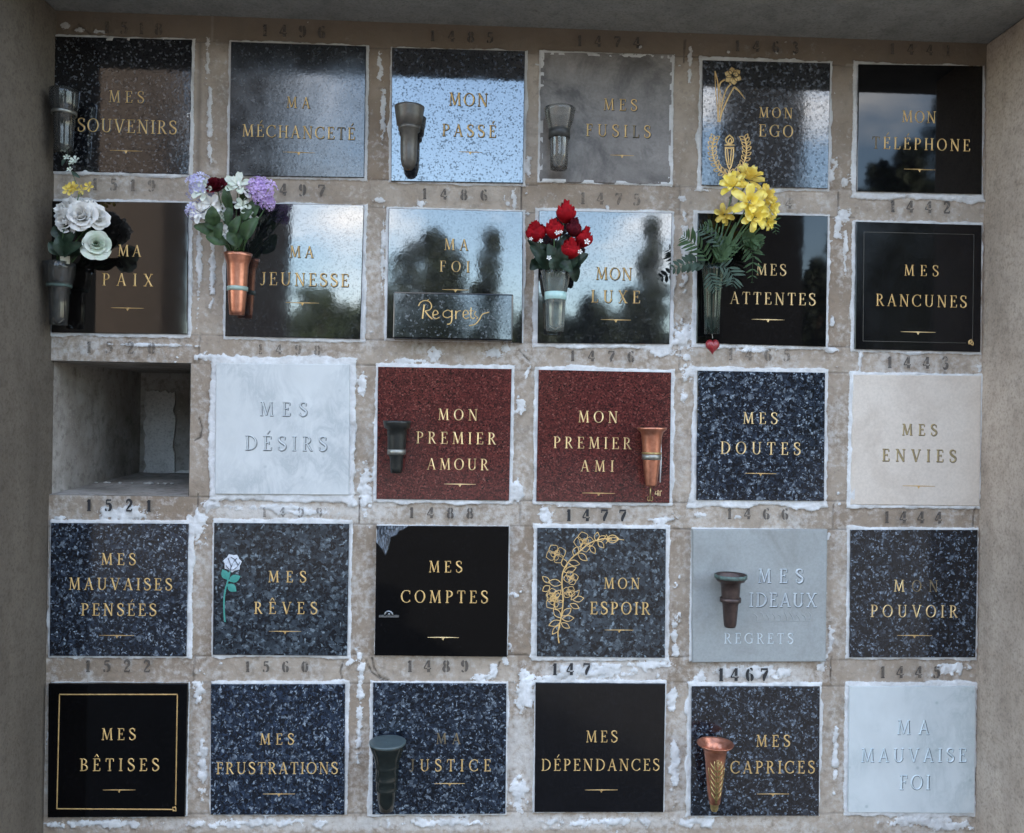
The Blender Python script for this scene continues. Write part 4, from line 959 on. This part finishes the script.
def ornate(o, zz, s):
    g = MB()
    def on(a, y, lift=.0012):
        # radius of the body at that height
        rr_ = np.interp(y, [740, 747, 755, 770, 790, 803], [18, 13, 9.8, 9, 7, 5.2]) * s + lift
        return (rr_ * math.sin(a), -rr_ * math.cos(a), zz(y))
    for sgn in (-1, 0, 1):
        g.tube([on(sgn * .35 * (1 - (y - 757) / 60) , y) for y in range(757, 802, 4)], .0012, 6)
    for y in range(764, 800, 6):
        for sgn in (-1, 1):
            g.tube([on(sgn * .05, y + 4), on(sgn * .45, y), on(sgn * .75, y - 5)], [.0018, .0022, .001], 6)
    for t in range(14): pass
    g.tube([on(.18 * math.cos(t * PI / 6) , 759 - 3.4 * math.sin(t * PI / 6)) for t in range(13)], .0011, 6)
    for sgn in (-1, 1):
        g.tube([on(sgn * (1.0 - .012 * (y - 765)), y) for y in range(765, 800, 5)], .001, 6)
    g.build('relief', M['brass'], o)
    g = MB(); g.lathe([(.0005, zz(812)), (.007, zz(811)), (.010, zz(808)), (.010, zz(805)), (.013, zz(803.4)), (.012, zz(802))], n=24); g.build('foot', M['brass'], o)
V[(4,4)] = vase((4,4), 714.4, [(18.6,742.5),(17.6,744),(14,746.5),(11.6,749.5),(10.6,755),(9.6,764),(8.8,776),(7.4,790),(5.6,803)], -.062, 'ornate copper vase with brass leaf relief on the MES CAPRICES plaque', M['copper'], [], ornate)

# heart pendant
q = at(712.5, 345, -.04)
g = MB(); vs = []; n_u, n_v = 28, 12
for j in range(n_v + 1):
    ph = PI * j / n_v
    for i in range(n_u):
        a = 2 * PI * i / n_u
        hx = 16 * math.sin(a) ** 3 / 17; hz = (13 * math.cos(a) - 3.2 * math.cos(2 * a) - 1.6 * math.cos(3 * a) - math.cos(4 * a)) / 17
        r = math.sin(ph); j_ = 1 + .05 * math.sin(a * 9 + j * 2)
        vs.append((.0185 * hx * r * j_, -.011 * math.cos(ph), (.0235 * hz * r - .002) * j_))
g.add(vs, [(j * n_u + i, j * n_u + (i + 1) % n_u, (j + 1) * n_u + (i + 1) % n_u, (j + 1) * n_u + i) for j in range(n_v) for i in range(n_u)], True)
ho = g.build('heart_pendant', M['redglitter'], None, q)
tag(ho, 'small red glitter heart hanging below the green vase of the MES ATTENTES plaque', 'heart ornament')
g = MB(); g.tube([(0, 0, .017), (-.001, .002, .028), (0, .006, .040)], .0008, 6); g.build('cord', M['whiteplastic'], ho)

# ------------------------------------------------------------------ flowers
def basis(d, roll=0):
    d = Vector(d).normalized(); u = Vector((0, 0, 1)) if abs(d.z) < .9 else Vector((0, 1, 0))
    a = u.cross(d).normalized(); b_ = d.cross(a)
    m = Matrix((a, b_, d)).transposed()
    return m @ Matrix.Rotation(roll, 3, 'Z')
def rose(mb, R, d, zs=1.0, open_=1.0, seed=0, bud=False):
    r_ = random.Random(seed); B = basis(d, r_.uniform(0, 6))
    rings = [(3, .26, .2), (4, .45, .38), (5, .70, .65), (6, 1.0, 1.0)]
    if bud: rings = [(3, .30, .1), (3, .52, .2), (4, .78, .35), (5, .92, .55)]
    for ri, (n, rad, op) in enumerate(rings):
        for k_ in range(n):
            ph = 2 * PI * k_ / n + ri * .6 + r_.uniform(-.15, .15)
            sp = 2 * PI / n * .78 * r_.uniform(.9, 1.1); hz = (1.0 - .10 * ri) * r_.uniform(.92, 1.06) * (1 - .22 * open_ * op)
            curl = r_.uniform(.08, .36) * op * open_; rk = r_.uniform(.84, 1.12)
            NU, NV = 8, 7; vs = []
            for j in range(NV + 1):
                v = j / NV
                for i in range(NU + 1):
                    u = i / NU * 2 - 1
                    wv = math.sin(PI * (.18 + .62 * v)) if v < 1 else .72
                    a = ph + u * sp * (.55 + .45 * wv)
                    rr = R * (.12 + (rad - .12) * v ** .65 + curl * max(0, v - .7) * 3 * (1 - .2 * u * u)) * (1 - .10 * u * u)
                    if bud: rr = R * (rad * math.sin(PI * (.10 + .56 * v)) + curl * .8 * max(0, v - .75) * 2) * (1 - .10 * u * u)
                    z = R * zs * (-.55 + 1.25 * hz * v - (.18 * u * u * v) - curl * max(0, v - .8) * 2.2 + (.03 if bud else .085) * math.sin(u * 5 + k_ * 2) * v * v + (.012 if bud else .05) * math.sin(u * 11 + k_) * v ** 3)
                    rr *= rk if not bud else 1; vs.append(B @ Vector((rr * math.cos(a), rr * math.sin(a), z)))
            mb.add(vs, [(j * (NU + 1) + i, j * (NU + 1) + i + 1, (j + 1) * (NU + 1) + i + 1, (j + 1) * (NU + 1) + i) for j in range(NV) for i in range(NU)], True)
def blossom(mb, c, R, d, n=5, seed=0, cup=.3):
    r_ = random.Random(seed); B = basis(d, r_.uniform(0, 6)); c = Vector(c)
    for k_ in range(n):
        a = 2 * PI * k_ / n; vs = []
        NV, NU = 5, 4
        for j in range(NV + 1):
            v = j / NV; w = .62 * math.sin(PI * min(1, .12 + .80 * v)) ** .8
            for i in range(NU + 1):
                u = i / NU * 2 - 1; rr = R * (.08 + .92 * v); th = a + u * w * 1.25 * PI / n
                z = R * (cup * v - .5 * max(0, v - .6) ** 1.5 + .12 * u * u * v + .05 * math.sin(7 * v + k_))
                vs.append(c + B @ Vector((rr * math.cos(th), rr * math.sin(th), z)))
        mb.add(vs, [(j * (NU + 1) + i, j * (NU + 1) + i + 1, (j + 1) * (NU + 1) + i + 1, (j + 1) * (NU + 1) + i) for j in range(NV) for i in range(NU)], True)
def daffodil(mb, c, R, d, seed):
    blossom(mb, c, R, d, 6, seed, .25); blossom(mb, Vector(c) + Vector(d).normalized() * R * .12, R * .72, d, 6, seed + 50, .75)
    B = basis(d); vs = []
    for j in range(5):
        for i in range(12):
            a = i * PI / 6; r = R * (.14 + .05 * j + (.05 * math.sin(a * 6) if j == 4 else 0)); vs.append(Vector(c) + B @ Vector((r * math.cos(a), r * math.sin(a), R * (.12 + .13 * j))))
    mb.add(vs, [(j * 12 + i, j * 12 + (i + 1) % 12, (j + 1) * 12 + (i + 1) % 12, (j + 1) * 12 + i) for j in range(4) for i in range(12)], True)
def leaf(mb, p, tip, w, droop=.12, fold=.25, face=(0, -1, .2), n=7):
    p, tip = Vector(p), Vector(tip); d = tip - p; L = d.length; d.normalize()
    s = d.cross(Vector(face)).normalized(); nn = s.cross(d).normalized(); vs = []
    for j in range(n + 1):
        v = j / n; ww = w * (math.sin(PI * (v * .93 + .035)) ** .75) * (1 - .25 * v) * (1 + .06 * math.sin(j * 2.3))
        c = p + d * L * v + nn * (math.sin(PI * v) * L * droop)
        for u in (-1, -.5, 0, .5, 1): vs.append(c + s * ww * u * .5 + nn * abs(u) * ww * fold + nn * .04 * ww * math.sin(j * 1.9 + u))
    mb.add(vs, [(j * 5 + i, j * 5 + i + 1, (j + 1) * 5 + i + 1, (j + 1) * 5 + i) for j in range(n) for i in range(4)], True)
def frond(mb, pts, w, n=14, seed=0, lw=.22):
    r_ = random.Random(seed); P = [Vector(p) for p in pts]
    mb.tube(P, .0007, 5)
    for i in range(1, n + 1):
        t = i / n * (len(P) - 1); a = int(min(t, len(P) - 2)); p = P[a].lerp(P[a + 1], t - a); d = (P[a + 1] - P[a]).normalized()
        L = w * (math.sin(PI * min(1, .15 + .85 * i / n)) ** .6 + .15) * r_.uniform(.85, 1.15)
        sd = d.cross(Vector((0, -1, 0))).normalized()
        for s in (-1, 1):
            leaf(mb, p, p + (d * .55 + sd * s * .85).normalized() * L + Vector((0, r_.uniform(-.3, .3) * L, 0)), L * lw * 1.6, .08, .15, n=4)

def bouquet(key, label, x=None):
    o, mouth = V[key]
    return empty('bouquet', mouth, label, 'bouquet', 'artificial flower bunches in the vases'), mouth
def put(bq, mouth, name, mat, fn, px, py, Y):
    """part whose own origin is at that point; stem parts are built separately"""
    c = at(px, py, Y); g = MB(); fn(g); return g.build(name, mat, bq, c - mouth, recalc=False)
def stem_to(parent_obj, frm, r=.0016, mat='stem', bend=.01):
    """stem as a sub-part: from the flower's own origin to the vase mouth (both in bouquet space)"""
    a = Vector((0, 0, 0)); b_ = Vector(frm) - parent_obj.location
    mid = (a + b_) / 2 + Vector((0, -bend, 0)); g = MB()
    g.tube([a, a.lerp(mid, .55), mid, mid.lerp(b_, .55), b_], r, 6); return g.build('stem', M[mat], parent_obj, recalc=False)
def R_(px, Y): return px * mpp(Y)
def lf(bq, mouth, mat, x0, y0, x1, y1, w, Y=-.07, Y1=None, **kw):
    a, t = at(x0, y0, Y), at(x1, y1, Y if Y1 is None else Y1); g = MB(); leaf(g, Vector((0, 0, 0)), t - a, w * mpp(Y), **kw)
    return g.build('leaf', M[mat], bq, a - mouth, recalc=False)

# white roses in the PAIX vase
bq, mo = bouquet((1,0), 'bunch of white artificial roses with dark leaves in the vase on the MA PAIX plaque')
for i, (px, py, r, Y, d, m) in enumerate(((81,215,13.5,-.105,(.05,-1,.15),'p_white'),(64,211,12.5,-.09,(-.6,-1,.3),'p_white'),(98,216,11,-.085,(.9,-.8,.2),'p_white'),(75,205,11,-.075,(-.1,-.6,1),'p_white'),(90,206,10,-.07,(.3,-.5,1),'p_white'),(96,243,12.5,-.10,(.35,-1,.0),'p_cream'),(65,222,10,-.1,(-.4,-1,-.2),'p_white'))):
    f = put(bq, mo, 'rose', M[m], lambda g: rose(g, R_(r, Y), d, .95, 1.0, i + 3), px, py, Y); stem_to(f, (.003 * (i - 3), 0, -.01), .0017)
for (a) in ((64,256,58,236,13,-.085,-.095),(66,250,76,232,12,-.08,-.1),(64,256,84,244,15,-.085,-.11),(60,255,49,242,12,-.08,-.09),(70,258,88,250,12,-.07,-.09),(62,240,54,226,12,-.08,-.08),(78,238,92,228,12,-.07,-.08),(84,246,90,255,11,-.09,-.1),(68,235,70,222,11,-.08,-.1)):
    lf(bq, mo, 'leafdeep', *a)
f = put(bq, mo, 'yellow_blossom', M['p_yellow2'], lambda g: [blossom(g, (random.uniform(-.03, .025), random.uniform(-.006, .01), random.uniform(-.008, .014)), .013, (random.uniform(-.5, .5), -1, random.uniform(0, .7)), 5, 40 + q_) for q_ in range(7)], 80, 192, -.07)
stem_to(f, (.002, .003, -.005), .0012)
g = MB(); p_ = [at(82, 196, -.06), at(75, 180, -.055), at(69, 165, -.05), at(67, 148, -.05)]; base = at(82, 196, -.06)
g.tube([q - base for q in p_], .0009, 6)
tw = g.build('budding_twig', M['stem'], bq, base - mo, recalc=False)
g = MB()
for px, py, r in ((66,150,5),(67,158,3.5),(75,161,5),(73,163,4),(70,170,3)): blossom(g, at(px, py, -.052) - base, R_(r, -.05), (random.uniform(-.4, .4), -1, .5), 5, int(px + py), .5)
g.build('petals', M['p_cream'], tw, recalc=False)
g = MB(); leaf(g, at(67, 158, -.05) - base, at(62, 166, -.05) - base, .01); leaf(g, at(72, 172, -.052) - base, at(80, 178, -.052) - base, .01); g.build('leaf', M['leafgrey'], tw, recalc=False)
g = MB(); q = at(65, 260, -.075); g.box(-.011, .011, -.001, .001, -.009, .009); g.build('paper_tag', M['paper'], bq, q - mo)
g = MB(); g.tube([at(58, 268, -.05) - mo, at(70, 264, -.06) - mo, at(80, 252, -.08) - mo], .002, 6); g.build('stem', M['stem'], bq, recalc=False)
# mixed bouquet in the copper vase
bq, mo = bouquet((1,1), 'mixed bunch of lilac, white and dark red artificial flowers in the copper vase')
def head(g, R, n, sz, seed, flat=.6):
    r_ = random.Random(seed)
    for i in range(n):
        z = 1 - 1.3 * (i + .5) / n; a = i * 2.399; s = math.sqrt(max(0, 1 - z * z))
        d = Vector((s * math.cos(a), -abs(z) if z > -.1 else -z * .4, s * math.sin(a)))
        d = Vector((s * math.cos(a), -(z + .15), s * math.sin(a)))
        blossom(g, d * R * r_.uniform(.62, 1.22), sz * r_.uniform(.8, 1.15), d, 5, seed + i, .25)
def one(px, py, Y, name, mat, fn, st=True, off=0):
    f = put(bq, mo, name, M[mat], fn, px, py, Y)
    if st: stem_to(f, (off, 0, -.012), .0014)
    return f
one(200,187,-.085,'lilac_head','p_mauve',lambda g: head(g, R_(11,-.085), 34, .010, 1))
one(264,193,-.085,'lilac_head','p_lilac',lambda g: head(g, R_(11,-.085), 36, .0095, 90))
one(258,187,-.08,'lilac_head','p_lilac',lambda g: head(g, R_(9,-.08), 24, .009, 190))
one(268,203,-.085,'lilac_head','p_lilac',lambda g: head(g, R_(6,-.085), 14, .009, 290))
one(196,210,-.08,'lilac_head','p_mauve',lambda g: head(g, R_(8,-.08), 20, .009, 390))
one(216,185,-.1,'rose','p_dark',lambda g: rose(g, R_(11,-.1), (-.2,-.8,.8), 1.1, .8, 5))
for i, (px, py, r, d) in enumerate(((204,192,12,(-.3,-1,.2)),(211,205,12,(-.1,-1,-.1)),(201,213,11,(-.4,-1,-.1)),(238,186,13,(.0,-1,.4)),(229,190,9,(-.3,-1,.5)),(245,190,10,(.5,-1,.2)),(243,206,8.5,(.2,-1,.1)),(220,208,7,(.1,-1,0)),(225,233,8,(-.1,-1,.2)),(222,217,6,(.2,-1,.3)),(252,216,6,(.6,-1,-.1)))):
    one(px, py, -.1 + .002 * i, 'white_blossom', 'p_white' if i % 3 else 'p_cream', lambda g: (blossom(g, (0, 0, 0), R_(r, -.1), d, 5, i, .45), blossom(g, (0, -.004, 0), R_(r * .62, -.1), d, 5, i + 30, .8)), True, .002 * (i - 5))
for a in ((222,228,204,224,13,-.09,-.1),(216,226,212,206,17,-.1,-.12),(222,236,194,226,14,-.085,-.09),(226,244,206,236,15,-.095,-.1),(230,210,226,186,12,-.09,-.11),(246,228,262,196,16,-.07,-.08),(244,240,258,218,17,-.09,-.1),
          (240,200,256,192,12,-.08,-.09),(232,238,240,216,12,-.09,-.1),(218,240,222,222,11,-.1,-.11),(234,250,246,230,12,-.08,-.08),(210,215,196,206,12,-.07,-.07),(228,226,232,204,10,-.09,-.09),(242,220,252,210,12,-.09,-.09),(236,246,228,232,11,-.1,-.1)):
    lf(bq, mo, 'leaf', *a)
# red roses
bq, mo = bouquet((1,3), 'bunch of six red artificial roses with tiny white blossoms beside MON LUXE')
for i, (px, py, r, Y, d, m, zs) in enumerate(((566,213,11,-.085,(.0,-.45,1),'p_red',1.35),(536,232,11.5,-.09,(-.35,-.75,.8),'p_red',1.2),(554,229,10.5,-.1,(-.05,-.6,1),'p_red',1.3),(574,228,8.5,-.095,(.15,-.7,.9),'p_dark',1.5),(584,238,10,-.085,(.45,-.6,.8),'p_red',1.35),(571,249,11,-.105,(.05,-.75,.8),'p_red',1.25))):
    f = put(bq, mo, 'rose', M[m], lambda g: rose(g, R_(r * 1.02, Y), (d[0] * .7, d[1] * .62, 1), zs * 1.22, .75, i + 60, True), px, py, Y); stem_to(f, (.004 * (i - 3), 0, -.015), .002)
for i, (px, py, r) in enumerate(((531,239,2.0),(541,241,2.2),(557,233,2.6),(561,232,2.0),(587,242,3.2),(580,252,2.6),(549,258,2.6))):
    put(bq, mo, 'small_blossom', M['p_white'], lambda g: blossom(g, (0, 0, 0), R_(r, -.11), (0, -1, .2), 5, i, .4), px, py, -.122)
for a in ((548,268,530,246,15,-.08,-.1),(550,268,534,258,16,-.08,-.09),(556,268,548,244,15,-.09,-.1),(560,268,562,246,16,-.09,-.11),(564,268,580,256,16,-.085,-.1),(566,270,588,254,14,-.08,-.08),(552,266,528,240,13,-.07,-.07),
          (540,262,530,270,14,-.07,-.08),(560,262,572,272,14,-.1,-.11),(548,256,540,244,13,-.08,-.1),(558,254,566,236,12,-.08,-.08),(570,262,576,282,14,-.07,-.06),(556,270,550,256,14,-.1,-.11),(562,270,556,258,14,-.09,-.1),(545,262,537,247,13,-.06,-.06)):
    lf(bq, mo, 'leafdeep', *a)
# yellow flowers
bq, mo = bouquet((1,4), 'bunch of yellow artificial flowers with fern fronds in the green vase on MES ATTENTES')
for i, (px, py, r, Y, d) in enumerate(((747,180,14,-.09,(.2,-.8,.6)),(734,186,12,-.095,(-.5,-.8,.4)),(749,203,15,-.115,(-.1,-1,.1)),(763,197,11,-.1,(.5,-1,.2)),(754,217,12,-.115,(.1,-1,-.2)),(769,208,10,-.09,(.8,-.8,0)),(725,214,9,-.085,(-.6,-.8,-.4)),(767,221,8,-.09,(.5,-.8,-.5)))):
    f = put(bq, mo, 'daffodil', M['p_yellow'] if i % 3 else M['p_yellow2'], lambda g: daffodil(g, (0, 0, 0), R_(r * 1.28, Y), d, i), px, py, Y); stem_to(f, (.002 * (i - 5), 0, -.02), .0018)
for i, (pts, w, n) in enumerate((([(707,266),(696,262),(684,264),(670,270)], .022, 9), ([(710,264),(702,250),(690,241),(682,236)], .03, 11), ([(716,262),(724,250),(730,240)], .03, 10),
    ([(722,250),(716,240),(706,232),(698,228)], .022, 8), ([(738,236),(748,242),(753,256),(752,282)], .026, 12), ([(740,240),(752,238),(762,246)], .024, 9), ([(716,266),(728,268),(734,278),(732,286)], .028, 9), ([(724,240),(712,228),(704,226)], .02, 8), ([(764,214),(774,222),(776,234)], .016, 7), ([(708,270),(712,282),(716,292)], .022, 7))):
    P = [at(x, y, -.075 - .012 * (i % 4)) for x, y in pts]; g = MB(); frond(g, [p - P[0] for p in P], w, n, i, .36 if i in (0, 5) else .15)
    g.build('frond', M['fern' if i % 3 else 'leafgrey'], bq, P[0] - mo, recalc=False)
for a in ((716,262,726,236,7,-.085,-.1),(720,258,736,222,6,-.09,-.1),(718,262,744,230,6,-.08,-.1),(714,258,716,234,7,-.08,-.09),(722,262,732,244,8,-.1,-.1)): lf(bq, mo, 'fern', *a)

# ------------------------------------------------------------------ across the court (seen mirrored in the polished plaques)
t = NT('court_asphalt'); v = t.coord(False)
nz = t.noise(v, .6, 6); n2 = t.noise(v, 40, 3)
gm = t.bsdf(Base_Color=t.mix(t.ramp(n2, [(.4, 0), (.65, .5)]), t.mix(t.ramp(nz, [(.3, 0), (.7, 1)]), (.05, .048, .045), (.075, .07, .064)), (.1, .095, .088)), Roughness=.9, Normal=t.bump(n2.outputs[0], .5, .01))
g = MB(); g.add([(-400, -600, 0), (400, -600, 0), (400, 300, 0), (-400, 300, 0)], [(0, 1, 2, 3)]); tag(g.build('ground', gm), kind='structure')
bark = simple('bark', (.06, .045, .032), (.10, .075, .055), .9, 12, .6)
def foliage_mat(name, a, b):
    t = NT(name); v = t.coord(); col = t.mix(t.ramp(t.noise(v, 2.2, 4), [(.35, 0), (.65, 1)]), a, b)
    return t.bsdf(Base_Color=col, Roughness=.7)
FD = foliage_mat('dark_foliage', (.010, .016, .009), (.022, .034, .015)); FM = foliage_mat('green_foliage', (.022, .036, .015), (.045, .065, .026))
def tree(name, label, px, top, half, L, mat, shape='cypress', n=5200, base=None, seed=0):
    P = opposite(px, top, L); Hh = P.z; rad = half / F * (L - CAMP.y)
    o = empty(name, (P.x, -L, 0), label, 'tree', 'trees across the court')
    g = MB(); tr = .09 + .02 * Hh
    g.tube([(0, 0, -.05), (.05, .03, Hh * .3), (-.03, .02, Hh * .62), (0, 0, Hh * .93)], [tr, tr * .8, tr * .5, tr * .12], 9)
    rs = np.random.RandomState(seed + 5); zb = Hh * (.06 if shape == 'cypress' else .22) if base is None else base
    clumps = []
    nc = 46 if shape == 'cypress' else 60
    for i in range(nc):
        f = (i + rs.rand()) / nc; z = zb + (Hh - zb) * f
        pr = (math.sin(PI * min(1, .12 + .5 * (1 - f) ** .8)) * (1 - f ** 5)) if shape == 'cypress' else math.sqrt(max(.02, 1 - (2 * f - .9) ** 2)) if f < .95 else .35
        a = rs.rand() * 2 * PI; rr = rad * pr * (.45 + .5 * rs.rand())
        clumps.append((rr * math.cos(a), rr * math.sin(a), z, max(.25, rad * (.36 if shape == 'cypress' else .46) * pr + .12)))
        if shape != 'cypress' and i % 6 == 0: g.tube([(0, 0, Hh * .25 + z * .25), (rr * .5 * math.cos(a), rr * .5 * math.sin(a), z * .8), (rr * math.cos(a), rr * math.sin(a), z)], [tr * .35, tr * .2, tr * .06], 6)
    g.build('trunk', bark, o, recalc=False)
    n = int(n * 1.8); C_ = np.array(clumps); idx = rs.randint(0, nc, n); d = rs.normal(size=(n, 3)); d /= np.linalg.norm(d, axis=1)[:, None]
    c = C_[idx, :3] + d * C_[idx, 3:4] * (rs.rand(n, 1) ** .4)
    s = .08 + .08 * rs.rand(n, 1); u = rs.normal(size=(n, 3)); u /= np.linalg.norm(u, axis=1)[:, None]; w = np.cross(u, rs.normal(size=(n, 3))); w /= np.linalg.norm(w, axis=1)[:, None]
    vs = np.stack([c - u * s, c - w * s * .5, c + u * s, c + w * s * .5], 1).reshape(-1, 3)
    me = bpy.data.meshes.new('crown'); me.from_pydata(vs.tolist(), [], np.arange(n * 4).reshape(-1, 4).tolist()); me.materials.append(mat)
    link(bpy.data.objects.new('crown', me), o)
tree('round_tree', 'round topped dark tree mirrored behind the MA FOI lettering', 428, 240, 50, 25, FD, 'round', 7000, seed=2)
tree('cypress', 'dark cypress mirrored right of the MA FOI lettering', 491, 232, 22, 25, FD, 'cypress', 7000, seed=3)
tree('cypress', 'dark cypress mirrored near the right edge of the MON LUXE plaque', 652, 224, 18, 25, FD, 'cypress', 7000, seed=4)
for i, (px, top, half) in enumerate(((320,292,45),(372,300,40),(470,298,38),(540,300,40),(596,304,40),(640,296,36),(704,204,24),(816,262,26))):
    tree('bushy_tree', ('low bushy tree in the mirrored tree line, %s' % ('lower right of MA JEUNESSE', 'between MA JEUNESSE and MA FOI', 'lower right of MA FOI', 'left of the red roses', 'low in MON LUXE', 'lower right corner of MON LUXE', 'behind the yellow flowers', 'right edge of MES ATTENTES')[i]), px, top, half, 29, FM if i < 3 else FD, 'round', 6000, base=.3, seed=10 + i)
tree('broad_tree', 'broad dark tree mirrored at the left of the MON TÉLÉPHONE plaque', 900, 160, 60, 18, FD, 'round', 9000, base=.5, seed=30)
tree('broad_tree', 'tall dark tree mirrored at the right of the MON TÉLÉPHONE plaque', 985, 20, 62, 18, FD, 'round', 11000, base=.5, seed=31)
bs = plain_stone('brown_render', (.125, .10, .083), (.16, .128, .105), (.085, .068, .056), .9, .2)
dk2 = plain_stone('soot_dark_stone', (.012, .0125, .014), (.018, .0185, .02), (.008, .008, .009), .9, .1)
dk = plain_stone('dark_stone', (.03, .029, .028), (.042, .04, .038), (.022, .021, .02), .9, .2)
a = opposite(191, 60, 19)
bo = empty('rendered_building', (a.x - 4, -13, 0), 'brown rendered building mirrored in the MES SOUVENIRS and MA PAIX plaques', 'building')
g = MB(); g.box(-4, 4, -6, 0, 0, a.z); g.build('wall', bs, bo)
g = MB(); g.box(-4.2, 4.2, -6.2, .2, a.z + .002, a.z + .3); g.build('cornice', dk, bo)
for i in range(3):
    g = MB(); g.box(-3 + i * 2.2, -2.1 + i * 2.2, .003, .06, 1.2, 2.8); g.build('window', dk, bo)
for p0_, p1_, lab in ((724, 806, 'tall dark stone pillar mirrored in the middle of the MON EGO plaque'), (196, 291, 'tall dark stone pillar mirrored at the left of the MA JEUNESSE plaque')):
    a, e = opposite(p0_, 60, 14), opposite(p1_, 60, 14)
    po = empty('stone_pillar', ((a.x + e.x) / 2, -14, 0), lab, 'pillar', 'pillars across the court')
    w2 = (e.x - a.x) / 2; g = MB(); g.box(-w2, w2, -.3, 0, .5, a.z + 1.5); g.build('shaft', dk2, po); g = MB(); g.box(-w2 - .1, w2 + .1, -.5, .2, 0, .498); g.build('plinth', dk2, po)
    g = MB(); g.box(-w2 - .15, w2 + .15, -.45, .15, a.z + 1.502, a.z + 1.9); g.build('cap', dk2, po)

# ------------------------------------------------------------------ daylight
EL, AZ = math.radians(24), math.radians(28)
wd_ = bpy.data.worlds.new('World'); sc.world = wd_; wd_.use_nodes = True
nt = wd_.node_tree; nt.nodes.clear()
out = nt.nodes.new('ShaderNodeOutputWorld'); bg = nt.nodes.new('ShaderNodeBackground')
sky = nt.nodes.new('ShaderNodeTexSky'); sky.sky_type = 'NISHITA'; sky.sun_disc = False; sky.sun_elevation = EL; sky.sun_rotation = AZ; sky.dust_density = 1.4; sky.ozone_density = .8
tc = nt.nodes.new('ShaderNodeTexCoord'); mp = nt.nodes.new('ShaderNodeMapping'); mp.inputs['Scale'].default_value = (1, 1, 2.4); mp.inputs['Location'].default_value = (1.3, .4, .2)
nz = nt.nodes.new('ShaderNodeTexNoise'); nz.inputs['Scale'].default_value = 3.2; nz.inputs['Detail'].default_value = 6; nz.inputs['Roughness'].default_value = .55
rp = nt.nodes.new('ShaderNodeValToRGB'); rp.color_ramp.elements[0].position = .51; rp.color_ramp.elements[1].position = .70
mx = nt.nodes.new('ShaderNodeMix'); mx.data_type = 'RGBA'; mx.inputs[7].default_value = (9, 8.6, 8.2, 1)
L_ = nt.links.new
L_(tc.outputs['Generated'], mp.inputs[0]); L_(mp.outputs[0], nz.inputs['Vector']); L_(nz.outputs[0], rp.inputs[0]); L_(rp.outputs[0], mx.inputs[0]); L_(sky.outputs[0], mx.inputs[6])
L_(mx.outputs[2], bg.inputs[0]); bg.inputs[1].default_value = .1; L_(bg.outputs[0], out.inputs[0])
sd = bpy.data.lights.new('sun', 'SUN'); sd.energy = 2.5; sd.angle = math.radians(.5); sd.color = (1, .94, .86)
so = bpy.data.objects.new('sun', sd); link(so)
S = Vector((math.cos(EL) * math.sin(AZ), math.cos(EL) * math.cos(AZ), math.sin(EL)))
so.rotation_euler = (-S).to_track_quat('-Z', 'Y').to_euler(); so.location = S * 30

sc.render.engine = 'CYCLES'
sc.cycles.max_bounces = 8; sc.cycles.transparent_max_bounces = 16
vs_ = sc.view_settings; vs_.view_transform = 'Standard'; vs_.look = 'None'; vs_.gamma = 1; vs_.exposure = 3.35
